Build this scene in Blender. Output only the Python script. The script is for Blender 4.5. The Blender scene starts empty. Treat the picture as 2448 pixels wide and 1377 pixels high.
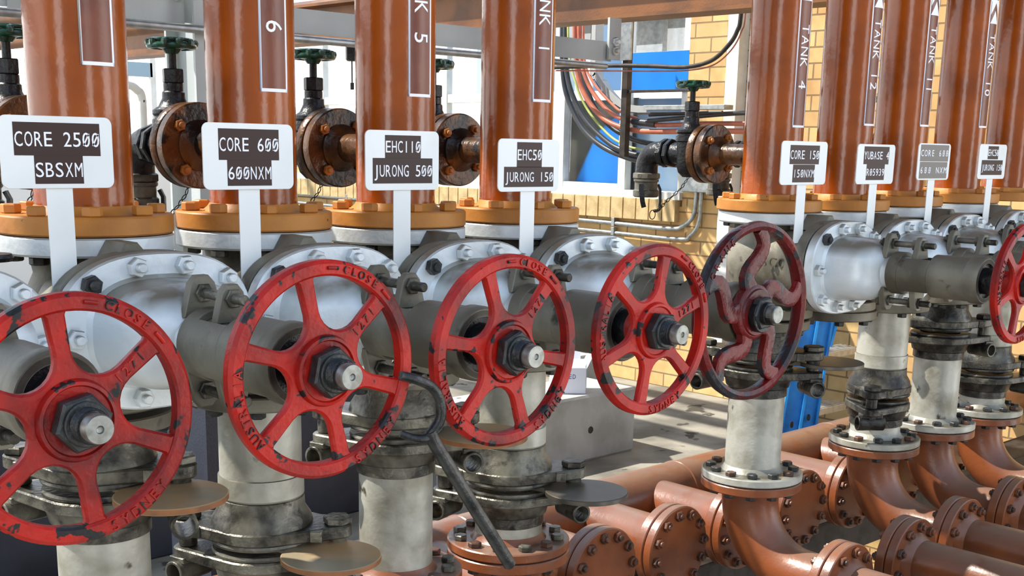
import bpy, math, random
from mathutils import Matrix, Vector
random.seed(7)
sc = bpy.context.scene
C = sc.collection
PI = math.pi
R = math.radians

# ------------------------------------------------------------------ camera, sky, sun, exposure
# axes: X along the row of risers, Y away from the viewer, Z up; ground at z = 0
FPX, PITCH, ROLL, AZ = 2913.6, .2216, .0204, .8078
def cam_axes():
    F = Vector((0, math.cos(PITCH), -math.sin(PITCH))); Rt = Vector((1, 0, 0)); U = Rt.cross(F)
    R2 = math.cos(ROLL)*Rt + math.sin(ROLL)*U
    U2 = -math.sin(ROLL)*Rt + math.cos(ROLL)*U
    s, c = math.sin(AZ), math.cos(AZ)
    g = lambda v: Vector((v.x*s + v.y*c, -v.x*c + v.y*s, v.z))
    return g(R2), g(U2), g(F)
cr, cu, cf = cam_axes()
cd = bpy.data.cameras.new('camera'); cam = bpy.data.objects.new('camera', cd); C.objects.link(cam)
cam.matrix_world = Matrix(((cr.x, cu.x, -cf.x, 0), (cr.y, cu.y, -cf.y, 0), (cr.z, cu.z, -cf.z, 1.5), (0, 0, 0, 1)))
cd.sensor_width = 36; cd.lens = 36*FPX/2448; cd.shift_y = 316.1/2448; cd.clip_start = .05; cd.clip_end = 200
sc.camera = cam
vs = sc.view_settings
vs.view_transform = 'Standard'; vs.look = 'None'; vs.gamma = 1; vs.use_curve_mapping = False; vs.exposure = 0.28

w = bpy.data.worlds.new('sky'); sc.world = w; w.use_nodes = True
nt = w.node_tree; nt.nodes.clear()
tc = nt.nodes.new('ShaderNodeTexCoord'); sx = nt.nodes.new('ShaderNodeSeparateXYZ')
rp = nt.nodes.new('ShaderNodeValToRGB'); bg = nt.nodes.new('ShaderNodeBackground'); ow = nt.nodes.new('ShaderNodeOutputWorld')
nt.links.new(tc.outputs['Generated'], sx.inputs[0]); nt.links.new(sx.outputs['Z'], rp.inputs[0])
rp.color_ramp.elements[0].position = 0.05; rp.color_ramp.elements[0].color = (1.0, .985, .95, 1)
rp.color_ramp.elements[1].position = .6; rp.color_ramp.elements[1].color = (.50, .70, 1.0, 1)
def wmath(op, a_, b_, c_=None):
    q = nt.nodes.new('ShaderNodeMath'); q.operation = op
    for i_, v_ in enumerate((a_, b_, c_)):
        if v_ is None: continue
        if isinstance(v_, (int, float)): q.inputs[i_].default_value = v_
        else: nt.links.new(v_, q.inputs[i_])
    return q.outputs[0]
def wstep(src, lo_, hi_, o0, o1):
    q = nt.nodes.new('ShaderNodeMapRange'); q.interpolation_type = 'SMOOTHSTEP'
    for i_, v_ in ((1, lo_), (2, hi_), (3, o0), (4, o1)): q.inputs[i_].default_value = v_
    nt.links.new(src, q.inputs[0]); return q.outputs[0]
X_, Y_, Z_ = sx.outputs
# hazy bright sky over the open yard ahead; dark buildings low down behind the viewer with two bright gaps between them; bluer and dimmer overhead
rear = wmath('ADD', wmath('MULTIPLY', X_, -.25), wmath('MULTIPLY', Y_, -.97))
low = wstep(Z_, .15, .5, 1.0, 0.0)
az = wmath('ARCTAN2', Y_, X_)
def gap(a0, wd): return wstep(wmath('ABSOLUTE', wmath('SUBTRACT', az, R(a0)), 0), R(wd)*.6, R(wd), 1.0, 0.0)
gaps = wmath('ADD', wmath('ADD', gap(-88, 7), gap(-46, 12)), gap(-150, 9))
gloom = wmath('MULTIPLY', wmath('MULTIPLY', wstep(rear, .05, .4, 0.0, 1.0), low), wmath('SUBTRACT', 1.0, gaps))
st = wmath('MULTIPLY', wstep(Z_, .3, .95, 1.9, .8), wmath('SUBTRACT', 1.0, wmath('MULTIPLY', gloom, .8)))
st = wmath('ADD', st, wmath('MULTIPLY', wmath('MULTIPLY', gaps, low), 1.6))
nt.links.new(tc.outputs['Generated'], sx.inputs[0]); nt.links.new(Z_, rp.inputs[0])
nt.links.new(rp.outputs[0], bg.inputs[0]); nt.links.new(st, bg.inputs[1])
nt.links.new(bg.outputs[0], ow.inputs[0])

sd = bpy.data.lights.new('sun', 'SUN'); so = bpy.data.objects.new('sun', sd); C.objects.link(so)
sd.energy = 6.5; sd.angle = R(1.0); sd.color = (1, .94, .84)
so.rotation_euler = Vector((-.45, .52, .85)).to_track_quat('Z', 'Y').to_euler()
so.location = (-2, 5, 8)

# ------------------------------------------------------------------ materials
def s2l(v):
    v /= 255.
    return v/12.92 if v <= .04045 else ((v+.055)/1.055)**2.4
def rgb(r, g, b): return (s2l(r), s2l(g), s2l(b), 1)
MATS = {}
def mat(name, c1, c2=None, scale=14, lo=.42, hi=.62, rough=.45, metal=0., bump=0., bscale=120, chip=None, cscale=22, cthr=.62, dust=None, dlo=.35, dhi=.95, stretch=None, coat=0., edge=0., csoft=.02, spec=.5):
    m = bpy.data.materials.new(name); m.use_nodes = True; n = m.node_tree.nodes; L = m.node_tree.links
    b = n['Principled BSDF']
    t = n.new('ShaderNodeTexCoord'); oi = n.new('ShaderNodeObjectInfo')
    ad = n.new('ShaderNodeVectorMath'); ad.operation = 'MULTIPLY_ADD'
    cb = n.new('ShaderNodeCombineXYZ')
    for k in range(3): L.new(oi.outputs['Random'], cb.inputs[k])
    ad.inputs[1].default_value = (1, 1, 1) if not stretch else stretch
    L.new(t.outputs['Object'], ad.inputs[0])
    mu = n.new('ShaderNodeVectorMath'); mu.operation = 'SCALE'; mu.inputs['Scale'].default_value = 7.3
    L.new(cb.outputs[0], mu.inputs[0]); L.new(mu.outputs[0], ad.inputs[2])
    def noise(s, d=4):
        q = n.new('ShaderNodeTexNoise'); q.inputs['Scale'].default_value = s; q.inputs['Detail'].default_value = d
        L.new(ad.outputs[0], q.inputs['Vector']); return q.outputs['Fac']
    def ramp(src, a, z):
        q = n.new('ShaderNodeMapRange'); q.inputs[1].default_value = a; q.inputs[2].default_value = z
        L.new(src, q.inputs[0]); return q.outputs[0]
    def mix(f, a, c):
        q = n.new('ShaderNodeMix'); q.data_type = 'RGBA'
        L.new(f, q.inputs[0])
        if isinstance(a, tuple): q.inputs[6].default_value = a
        else: L.new(a, q.inputs[6])
        q.inputs[7].default_value = c
        return q.outputs[2]
    col = c1; rg = None
    if c2: col = mix(ramp(noise(scale), lo, hi), col, c2)
    if dust:
        g = n.new('ShaderNodeNewGeometry'); s = n.new('ShaderNodeSeparateXYZ'); L.new(g.outputs['Normal'], s.inputs[0])
        f = ramp(s.outputs['Z'], dlo, dhi)
        q = n.new('ShaderNodeMath'); q.operation = 'MULTIPLY'; L.new(f, q.inputs[0]); L.new(ramp(noise(9, 5), .25, .5), q.inputs[1])
        col = mix(q.outputs[0], col, dust)
    if chip:
        src = noise(cscale, 6)
        if edge:
            ge = n.new('ShaderNodeNewGeometry'); q = n.new('ShaderNodeMath'); q.operation = 'MULTIPLY_ADD'
            L.new(ramp(ge.outputs['Pointiness'], .5, .58), q.inputs[0]); q.inputs[1].default_value = edge; L.new(src, q.inputs[2]); src = q.outputs[0]
        f = ramp(src, cthr, cthr+csoft); col = mix(f, col, chip); rg = f
    if isinstance(col, tuple): b.inputs['Base Color'].default_value = col
    else: L.new(col, b.inputs['Base Color'])
    b.inputs['Roughness'].default_value = rough; b.inputs['Metallic'].default_value = metal
    b.inputs['Specular IOR Level'].default_value = spec; b.inputs['Coat Weight'].default_value = coat; b.inputs['Coat Roughness'].default_value = .12
    if bump:
        bp = n.new('ShaderNodeBump'); bp.inputs['Strength'].default_value = bump; bp.inputs['Distance'].default_value = .004
        L.new(noise(bscale, 3), bp.inputs['Height']); L.new(bp.outputs[0], b.inputs['Normal'])
    MATS[name] = m; return m
BLK = rgb(28, 27, 28)
m_riser = mat('gloss_orange_paint', rgb(156, 74, 12), rgb(126, 56, 8), 7, .4, .7, rough=.2, bump=.3, bscale=38, coat=.25)
m_oflange = mat('ochre_flange_paint', rgb(190, 124, 50), rgb(166, 104, 38), 10, .45, .7, rough=.5, bump=.25, bscale=60, chip=rgb(60, 42, 24), cscale=30, cthr=.72)
m_opipe = mat('brown_orange_pipe_paint', rgb(138, 76, 42), rgb(108, 60, 36), 6, .4, .65, rough=.33, bump=.2, bscale=70, dust=rgb(126, 97, 82), dlo=.3, dhi=1.0)
m_beam = mat('dull_orange_beam_paint', rgb(128, 80, 36), rgb(98, 60, 28), 5, rough=.5, bump=.2)
m_dbolt = mat('dark_rusty_bolt', rgb(86, 54, 38), rgb(48, 36, 30), 40, rough=.5, bump=.3)
m_pbolt = mat('oily_brown_bolt', rgb(118, 70, 44), rgb(60, 42, 32), 45, .42, .58, rough=.4, bump=.3)
m_grimyd = mat('black_oily_steel', rgb(96, 93, 82), rgb(40, 38, 34), 15, .30, .58, rough=.36, metal=.35, bump=.45, bscale=80, chip=rgb(22, 21, 19), cscale=24, cthr=.54, csoft=.12)
m_keyst = mat('worn_dark_steel', rgb(74, 74, 72), rgb(44, 44, 44), 30, rough=.35, metal=.6, bump=.3)
m_silver = mat('silver_paint', rgb(220, 227, 230), rgb(190, 192, 188), 8, .45, .74, rough=.42, metal=.25, bump=.3, bscale=55, dust=rgb(128, 120, 106), dlo=.3, dhi=.8)
m_silverd = mat('grimy_silver_paint', rgb(184, 183, 172), rgb(136, 132, 116), 9, .42, .68, rough=.45, metal=.3, bump=.3, bscale=60, chip=rgb(78, 74, 62), cscale=16, cthr=.67, csoft=.06, dust=rgb(96, 92, 80))
m_grimy = mat('oily_grey_steel', rgb(124, 121, 108), rgb(54, 51, 44), 15, .34, .60, rough=.38, metal=.35, bump=.45, bscale=80, chip=rgb(28, 27, 24), cscale=26, cthr=.60, csoft=.10)
m_yoke = mat('dusty_grey_casting', rgb(132, 128, 114), rgb(84, 79, 66), 8, .36, .64, rough=.5, metal=.25, bump=.3, bscale=70, chip=rgb(58, 53, 44), cscale=18, cthr=.66, csoft=.08, dust=rgb(106, 99, 84))
m_red = mat('chipped_red_paint', rgb(176, 24, 10), rgb(82, 14, 16), 10, .40, .70, rough=.42, bump=.5, bscale=70, chip=BLK, cscale=30, cthr=.725, edge=.17, spec=.32)
m_red2 = mat('worn_dark_red_paint', rgb(106, 20, 20), rgb(72, 26, 26), 9, .42, .6, rough=.3, bump=.5, bscale=70, chip=rgb(44, 42, 46), cscale=13, cthr=.60, edge=.08, spec=.3)
m_nut = mat('blackened_steel', rgb(60, 62, 62), rgb(40, 40, 40), 40, rough=.4, metal=.4, bump=.3, bscale=150)
m_stem = mat('bright_turned_steel', rgb(150, 152, 148), rgb(122, 122, 116), 60, rough=.42, metal=.8)
m_black = mat('greasy_black_iron', rgb(34, 34, 36), rgb(20, 20, 22), 30, rough=.36, metal=.3, bump=.5, bscale=110)
m_green = mat('dark_green_enamel', rgb(20, 74, 52), rgb(12, 44, 34), 60, rough=.25, bump=.3, coat=.3)
m_rust = mat('oily_brown_flange_steel', rgb(98, 62, 30), rgb(52, 36, 22), 18, .4, .62, rough=.32, metal=.2, bump=.45, bscale=80, chip=rgb(30, 23, 18), cscale=12, cthr=.56)
m_rbolt = mat('rusty_orange_bolt_paint', rgb(176, 112, 44), rgb(140, 84, 34), 50, rough=.5, bump=.3)
m_disc = mat('oil_stained_disc_steel', rgb(196, 156, 112), rgb(156, 142, 116), 6, .42, .6, rough=.42, metal=.2)
m_discr = mat('rusty_disc_edge', rgb(150, 96, 56), rgb(120, 78, 46), 20, rough=.6)
m_discd = mat('dark_oiled_disc_steel', rgb(92, 86, 76), rgb(72, 68, 62), 6, rough=.36, metal=.3)
m_white = mat('white_sign_sheet', rgb(232, 234, 232), rgb(214, 217, 214), 5, .5, .8, rough=.35)
m_letter = mat('white_lettering', rgb(240, 240, 244), rough=.5)
m_brown = mat('dark_brown_label_tape', rgb(60, 43, 40), rough=.4, spec=.25)
m_greytape = mat('glossy_grey_label_tape', rgb(112, 106, 100), rough=.2)
m_tankl = mat('maroon_tank_label', rgb(118, 62, 42), rgb(104, 54, 40), 12, rough=.3, bump=.2, bscale=40)
m_galv = mat('galvanised_steel', rgb(176, 180, 180), rgb(150, 154, 154), 30, rough=.38, metal=.7)
m_greyp = mat('light_grey_steel_paint', rgb(186, 192, 192), rgb(172, 178, 178), 4, rough=.5, bump=.1)
m_whitep = mat('white_frame_paint', rgb(232, 232, 226), rgb(214, 212, 202), 8, rough=.5)
m_blue = mat('bright_blue_panel', rgb(16, 128, 216), rgb(12, 116, 204), 3, rough=.4)
m_blued = mat('dark_blue_panel', rgb(14, 60, 120), rough=.4)
m_ladder = mat('blue_fibreglass', rgb(44, 150, 222), rgb(30, 124, 196), 9, rough=.45)
m_alu = mat('aluminium_tread', rgb(200, 204, 204), rgb(180, 184, 184), 25, rough=.4, metal=.6)
m_conc = mat('grey_concrete', rgb(182, 184, 182), rgb(154, 155, 150), 5, .4, .65, rough=.85, bump=.4, bscale=40, chip=rgb(96, 92, 82), cscale=9, cthr=.68)
m_dark = mat('dark_slate', rgb(48, 52, 64), rgb(38, 40, 50), 6, rough=.5, bump=.2, chip=rgb(34, 33, 35), cscale=25, cthr=.7)
m_ground = mat('worn_yard_concrete', rgb(150, 146, 134), rgb(112, 109, 100), 3, .4, .62, rough=.9, bump=.6, bscale=30, chip=rgb(66, 62, 54), cscale=4, cthr=.61)
m_cblk = mat('black_cable_sheath', rgb(58, 62, 68), rgb(46, 48, 54), 10, rough=.42)
m_cyel = mat('yellow_green_cable_sheath', rgb(190, 198, 120), rgb(164, 174, 96), 10, rough=.45)
m_cor = mat('orange_cable_sheath', rgb(200, 116, 88), rgb(170, 96, 74), 10, rough=.45)
m_dkst = mat('dark_bracket_steel', rgb(66, 58, 52), rgb(46, 42, 40), 20, rough=.6, metal=.3)
m_box = mat('white_carton_board', rgb(232, 234, 242), rough=.5)
m_ink = mat('blue_carton_ink', rgb(70, 74, 150), rough=.5)
m_shed = mat('white_wall_cladding', rgb(240, 240, 236), rough=.6)
m_shedb = mat('bluish_window_panel', rgb(150, 176, 190), rough=.3)
m_glassdark = mat('dusty_dark_interior', rgb(92, 90, 82), rgb(60, 58, 54), 3, rough=.7)
m_bluegrey = mat('hazy_blue_reflection', rgb(96, 134, 176), rgb(140, 160, 178), 2.2, rough=.5)  # haze and reflection of the window panes as a base colour

def brick_mat():
    m = bpy.data.materials.new('cream_brick'); m.use_nodes = True; n = m.node_tree.nodes; L = m.node_tree.links; b = n['Principled BSDF']
    t = n.new('ShaderNodeTexCoord'); mp = n.new('ShaderNodeMapping'); L.new(t.outputs['Object'], mp.inputs[0])
    sp = n.new('ShaderNodeSeparateXYZ'); cb = n.new('ShaderNodeCombineXYZ'); L.new(mp.outputs[0], sp.inputs[0])
    L.new(sp.outputs['Y'], cb.inputs[0]); L.new(sp.outputs['Z'], cb.inputs[1])
    k = n.new('ShaderNodeTexBrick'); L.new(cb.outputs[0], k.inputs[0])
    k.inputs['Scale'].default_value = 1; k.inputs['Brick Width'].default_value = .24; k.inputs['Row Height'].default_value = .086
    k.inputs['Mortar Size'].default_value = .0055; k.inputs['Mortar Smooth'].default_value = .3; k.inputs['Bias'].default_value = -.3
    k.inputs['Color1'].default_value = rgb(222, 188, 128); k.inputs['Color2'].default_value = rgb(204, 160, 108); k.inputs['Mortar'].default_value = rgb(150, 124, 90)
    z = n.new('ShaderNodeTexNoise'); z.inputs['Scale'].default_value = 9; L.new(t.outputs['Object'], z.inputs[0])
    x = n.new('ShaderNodeMix'); x.data_type = 'RGBA'; x.blend_type = 'MULTIPLY'
    r = n.new('ShaderNodeMapRange'); r.inputs[1].default_value = .35; r.inputs[2].default_value = .7; r.inputs[3].default_value = 0; r.inputs[4].default_value = .5
    L.new(z.outputs[0], r.inputs[0]); L.new(r.outputs[0], x.inputs[0]); L.new(k.outputs['Color'], x.inputs[6]); x.inputs[7].default_value = rgb(206, 176, 140)
    L.new(x.outputs[2], b.inputs['Base Color']); b.inputs['Roughness'].default_value = .85
    bp = n.new('ShaderNodeBump'); bp.inputs['Strength'].default_value = .6; bp.inputs['Distance'].default_value = .006; bp.invert = True
    L.new(k.outputs['Fac'], bp.inputs['Height']); L.new(bp.outputs[0], b.inputs['Normal'])
    return m
m_brick = brick_mat()
m_sill = mat('sill_brick', rgb(206, 182, 134), rgb(184, 158, 112), 12, rough=.85, bump=.3)
def glass_mat():
    m = bpy.data.materials.new('window_glass'); m.use_nodes = True; b = m.node_tree.nodes['Principled BSDF']
    b.inputs['Base Color'].default_value = (.9, .96, 1, 1); b.inputs['Roughness'].default_value = .02
    b.inputs['Transmission Weight'].default_value = 1; b.inputs['IOR'].default_value = 1.1; b.inputs['Alpha'].default_value = .35
    return m
m_glass = glass_mat()

# ------------------------------------------------------------------ mesh building
I4 = Matrix.Identity(4)
def TL(x, y, z): return Matrix.Translation((x, y, z))
def FN(x, y, z): return Matrix(((1, 0, 0, x), (0, 0, -1, y), (0, 1, 0, z), (0, 0, 0, 1)))     # local z points to the viewer's side (-Y), local y up
def FB(x, y, z): return Matrix(((-1, 0, 0, x), (0, 0, 1, y), (0, 1, 0, z), (0, 0, 0, 1)))     # local z points to +Y
def FX(x, y, z): return Matrix(((0, 0, 1, x), (1, 0, 0, y), (0, 1, 0, z), (0, 0, 0, 1)))      # local z points to +X
def RZ(a): return Matrix.Rotation(a, 4, 'Z')
class MB:
    def __init__(s): s.v = []; s.f = []
    def add(s, vs, fs, M=I4):
        o = len(s.v); s.v += [M @ Vector(p) for p in vs]; s.f += [[i+o for i in f] for f in fs]; return s
    def lathe(s, prof, M=I4, seg=48, a0=0, a1=2*PI, sx=1, sy=1):
        full = abs(a1-a0-2*PI) < 1e-6; n = seg if full else seg+1
        vs = []
        for r, z in prof:
            for k in range(n):
                a = a0+(a1-a0)*k/seg; vs.append((r*math.cos(a)*sx, r*math.sin(a)*sy, z))
        fs = []
        for j in range(len(prof)-1):
            for k in range(seg):
                k2 = (k+1) % n
                fs.append([j*n+k, j*n+k2, (j+1)*n+k2, (j+1)*n+k])
        return s.add(vs, fs, M)
    def cyl(s, r, z0, z1, M=I4, seg=32, ch=.0015, r1=None):
        r1 = r if r1 is None else r1
        return s.lathe([(0, z0), (r-ch, z0), (r, z0+ch), (r1, z1-ch), (r1-ch, z1), (0, z1)], M, seg)
    def tube(s, ro, ri, z0, z1, M=I4, seg=32, ch=.0015):
        return s.lathe([(ri, z0), (ro-ch, z0), (ro, z0+ch), (ro, z1-ch), (ro-ch, z1), (ri, z1), (ri, z0)], M, seg)
    def loft(s, rings, M=I4, cap=True, closed=True):
        n = len(rings[0]); vs = [p for r in rings for p in r]; fs = []
        for j in range(len(rings)-1):
            for k in range(n if closed else n-1):
                k2 = (k+1) % n; fs.append([j*n+k, j*n+k2, (j+1)*n+k2, (j+1)*n+k])
        if cap: fs.append(list(range(n))[::-1]); fs.append([(len(rings)-1)*n+k for k in range(n)])
        return s.add(vs, fs, M)
    def prism(s, pts, z0, z1, M=I4, ch=.001):
        n = len(pts); ins = []
        for k in range(n):
            a, b, c = Vector(pts[k-1]), Vector(pts[k]), Vector(pts[(k+1) % n])
            e1 = (b-a).normalized(); e2 = (c-b).normalized()
            nn = Vector((-(e1.y+e2.y), e1.x+e2.x))
            nn = nn.normalized() if nn.length > 1e-6 else Vector((-e1.y, e1.x))
            ins.append(b+nn*ch)
        g = lambda P, z: [(p[0], p[1], z) for p in P]
        return s.loft([g(ins, z0), g(pts, z0+ch), g(pts, z1-ch), g(ins, z1)], M)
    def box(s, x0, x1, y0, y1, z0, z1, M=I4, ch=.001):
        return s.prism([(x0, y0), (x1, y0), (x1, y1), (x0, y1)], z0, z1, M, ch)
    def sweep(s, path, rad, seg=14, sec=None, closed=False, M=I4, up=None):
        P = [Vector(p) for p in path]; n = len(P); rings = []
        T = [(P[(i+1) % n]-P[i-1] if closed else P[min(i+1, n-1)]-P[max(i-1, 0)]).normalized() for i in range(n)]
        if up is None:
            u = Vector((0, 0, 1)) if abs(T[0].z) < .9 else Vector((1, 0, 0))
        else: u = Vector(up)
        u = (u-T[0]*u.dot(T[0])).normalized()
        for i in range(n):
            if up is not None: u = Vector(up)
            u = (u-T[i]*u.dot(T[i])).normalized(); q = T[i].cross(u)
            r = rad(i/(n-1)) if callable(rad) else rad
            if sec: rings.append([tuple(P[i]+u*a*r+q*b*r) for a, b in sec])
            else: rings.append([tuple(P[i]+u*math.cos(2*PI*k/seg)*r+q*math.sin(2*PI*k/seg)*r) for k in range(seg)])
        if closed: rings.append(rings[0])
        return s.loft(rings, M, cap=not closed)
    def torus(s, Rr, r, M=I4, seg=32, sg=10):
        return s.lathe([(Rr+r*math.cos(2*PI*k/sg), r*math.sin(2*PI*k/sg)) for k in range(sg+1)], M, seg)
    def mesh(s, name, ms, loc=Vector((0, 0, 0)), ang=35):
        me = bpy.data.meshes.new(name)
        me.from_pydata([tuple(p-loc) for p in s.v], [], s.f)
        me.materials.append(ms)
        import bmesh
        bm = bmesh.new(); bm.from_mesh(me); bmesh.ops.remove_doubles(bm, verts=bm.verts, dist=1e-6)
        bmesh.ops.recalc_face_normals(bm, faces=bm.faces); bm.to_mesh(me); bm.free()
        for p in me.polygons: p.use_smooth = True
        me.set_sharp_from_angle(angle=R(ang))
        return me
def smooth_path(pts, n=6):
    P = [Vector(p) for p in pts]; out = []
    for i in range(len(P)-1):
        p0, p1, p2, p3 = P[max(i-1, 0)], P[i], P[i+1], P[min(i+2, len(P)-1)]
        for k in range(n):
            t = k/n
            out.append(.5*((2*p1)+(p2-p0)*t+(2*p0-5*p1+4*p2-p3)*t*t+(3*p1-p0-3*p2+p3)*t**3))
    out.append(P[-1]); return out
def hexo(r, n=6, a0=0): return [(r*math.cos(a0+2*PI*k/n), r*math.sin(a0+2*PI*k/n)) for k in range(n)]

# things, parts, tags
def tag(o, label, cat, group=None):
    o['label'] = label; o['category'] = cat
    if group: o['group'] = group
    return o
def thing(name, loc, label, cat, group=None):
    o = bpy.data.objects.new(name, None); C.objects.link(o); o.location = loc; o.empty_display_size = .05
    return tag(o, label, cat, group)
def wloc(o):
    v = Vector((0, 0, 0))
    while o: v += o.location; o = o.parent
    return v
def part(name, mb, m, parent=None, label=None, ang=35):
    off = wloc(parent) if parent else Vector((0, 0, 0))
    o = bpy.data.objects.new(name, mb.mesh(name, m, off, ang)); C.objects.link(o)
    if parent: o.parent = parent
    if label: o['label'] = label
    return o
def single(name, mb, m, label, cat, group=None, ang=35):
    return tag(part(name, mb, m, None, None, ang), label, cat, group)
def struct(name, mb, m, ang=35):
    o = part(name, mb, m, None, None, ang); o['kind'] = 'structure'; return o
def inst(name, me, M, parent, label=None):
    o = bpy.data.objects.new(name, me); C.objects.link(o); o.parent = parent
    o.matrix_local = Matrix.Translation(-wloc(parent)) @ M
    if label: o['label'] = label
    return o
def dup(root, loc, label, group=None):
    r = root.copy(); C.objects.link(r); r.location = loc; r['label'] = label
    if group: r['group'] = group
    for ch in list(root.children):
        c = ch.copy(); C.objects.link(c); c.parent = r
        for g in ch.children:
            d = g.copy(); C.objects.link(d); d.parent = c
    return r

def cutx(mb, step=.004, n=8):
    import bmesh
    bm = bmesh.new(); vs_ = [bm.verts.new(p) for p in mb.v]
    for f in mb.f:
        try: bm.faces.new([vs_[i] for i in f])
        except ValueError: pass
    for k in range(-n, n+1):
        bmesh.ops.bisect_plane(bm, geom=bm.verts[:]+bm.edges[:]+bm.faces[:], plane_co=(k*step, 0, 0), plane_no=(1, 0, 0), dist=1e-7)
    bm.verts.index_update(); mb.v = [v.co.copy() for v in bm.verts]; mb.f = [[v.index for v in f.verts] for f in bm.faces]; bm.free()
# lettering
_ch = {}
def glyph(c):
    if c not in _ch:
        cu_ = bpy.data.curves.new('glyph', 'FONT'); cu_.body = c; cu_.size = 1; cu_.extrude = .5; cu_.resolution_u = 3
        o = bpy.data.objects.new('glyph', cu_); C.objects.link(o)
        dg = bpy.context.evaluated_depsgraph_get()
        me = bpy.data.meshes.new_from_object(o.evaluated_get(dg))
        vs_ = [tuple(v.co) for v in me.vertices]; fs_ = [list(p.vertices) for p in me.polygons]
        bpy.data.objects.remove(o); bpy.data.curves.remove(cu_); bpy.data.meshes.remove(me)
        xs = [v[0] for v in vs_] or [0]; x0, x1 = min(xs), max(xs)
        _ch[c] = ([(v[0]-(x0+x1)/2, v[1], v[2]) for v in vs_], fs_, x1-x0)
    return _ch[c]
def mono(mb, text, cell, h, M, ext=.0008, slash=True):
    """fixed pitch letters centred at the origin of M: x to the right, y up, baseline centred"""
    n = len(text); k = h/.69
    for i, c in enumerate(text):
        if c == ' ': continue
        vs_, fs_, wd = glyph(c)
        sxk = min(cell*.80/max(wd, .01), k) if c not in '1I' else k*.8
        ox = (i-(n-1)/2)*cell
        mb.add([(ox+v[0]*sxk, v[1]*k-h/2, (v[2]+.5)*ext) for v in vs_], fs_, M)
        if c == '0' and slash:
            q = cell*.3; t = h*.055
            mb.add([(ox-q-t, -h*.42, 0), (ox-q+t, -h*.42, 0), (ox+q+t, h*.42, 0), (ox+q-t, h*.42, 0),
                    (ox-q-t, -h*.42, ext), (ox-q+t, -h*.42, ext), (ox+q+t, h*.42, ext), (ox+q-t, h*.42, ext)],
                   [[3, 2, 1, 0], [4, 5, 6, 7], [0, 1, 5, 4], [1, 2, 6, 5], [2, 3, 7, 6], [3, 0, 4, 7]], M)

# ------------------------------------------------------------------ setting
DP = 2.103          # the row of risers runs along y = DP
mb = MB(); mb.box(-6, 12, -1.5, 4.3, -.9, -.8, ch=0)
struct('floor', mb, m_ground)                       # sunken strip under the pipework
mb = MB(); mb.prism([(-6, 2.95), (4.12, 2.95), (5.90, 4.25), (12, 4.25), (12, 16), (-6, 16)], -.8, 0, ch=.004)
struct('floor', mb, m_ground)                       # raised yard slab behind it
# brick wall across the end of the yard, with its window
WX = 6.05
mb = MB()
mb.box(WX, WX+.24, 1.0, 4.84, -.8, 4.2); mb.box(WX, WX+.24, 4.84, 9.6, 0, 1.15); mb.box(WX, WX+.24, 7.6, 9.6, 1.15, 1.3)
struct('wall_right', mb, m_brick)
mb = MB()
y = 4.86
while y < 9.5:
    mb.box(WX-.045, WX+.1, y, y+.098, 1.055, 1.19, ch=.003); y += .108
struct('trim_1', mb, m_sill)
wf = MB()
for y0, y1 in ((4.84, 4.9), (5.34, 5.4), (5.9, 6.0), (6.55, 6.6), (7.12, 7.22), (7.9, 7.96), (8.7, 8.8), (9.5, 9.6)):
    wf.box(WX+.02, WX+.08, y0, y1, 1.2, 2.75)
for z0, z1 in ((1.19, 1.27), (1.80, 1.86), (2.69, 2.75)): wf.box(WX+.025, WX+.075, 5.37, 9.6, z0, z1)
wf.box(WX-.03, WX+.085, 4.84, 9.6, 1.19, 1.235)
wf.box(WX+.025, WX+.075, 4.84, 5.37, 2.69, 2.75)
win = struct('window_1', wf, m_whitep)
g = MB(); g.box(WX+.045, WX+.051, 4.86, 9.58, 1.22, 2.72, ch=0); part('pane', g, m_glass, win)

# ------------------------------------------------------------------ bolts (shared meshes)
def nutmesh(name, m, r=.0155, h=.013, stud=.008, sh=.012, rnd=False):
    mb = MB(); mb.prism(hexo(r, a0=.3), 0, h, ch=.0016)
    if sh: mb.cyl(stud, h-.001, h+sh, seg=14, ch=.0015)
    return mb.mesh(name, m)
def headmesh(name, m, r=.017, h=.015):
    mb = MB(); mb.prism(hexo(r, a0=.5), 0, h, ch=.0022); return mb.mesh(name, m)
N_sil = nutmesh('nut_silver', m_silver, .0165, .014)
N_blk = nutmesh('nut_black', m_nut, .0165, .016, .0085, .006)
N_och = headmesh('head_ochre', m_oflange, .0175, .0165)
N_grm = headmesh('head_grimy', m_grimy, .0165, .014)
N_dk = headmesh('head_dark', m_nut, .0165, .014)
N_pip = headmesh('head_brown', m_dbolt, .0165, .013)
N_pin = nutmesh('nut_brown', m_pbolt, .0165, .013, .009, .008)
N_rust = nutmesh('nut_rusty', m_rbolt, .012, .01, .0065, .007)
FLIP = Matrix.Rotation(PI, 4, 'X')

def supel(a, b, e, n=56, z=0):
    out = []
    for k in range(n):
        t = 2*PI*k/n; c, s = math.cos(t), math.sin(t)
        out.append((a*math.copysign(abs(c)**(2/e), c), b*math.copysign(abs(s)**(2/e), s), z))
    return out
def flange(mb, M, r, ri, z0, z1, ch=.003): mb.lathe([(ri, z0), (r-ch, z0), (r, z0+ch), (r, z1-ch), (r-ch, z1), (ri, z1)], M, 56)

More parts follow.
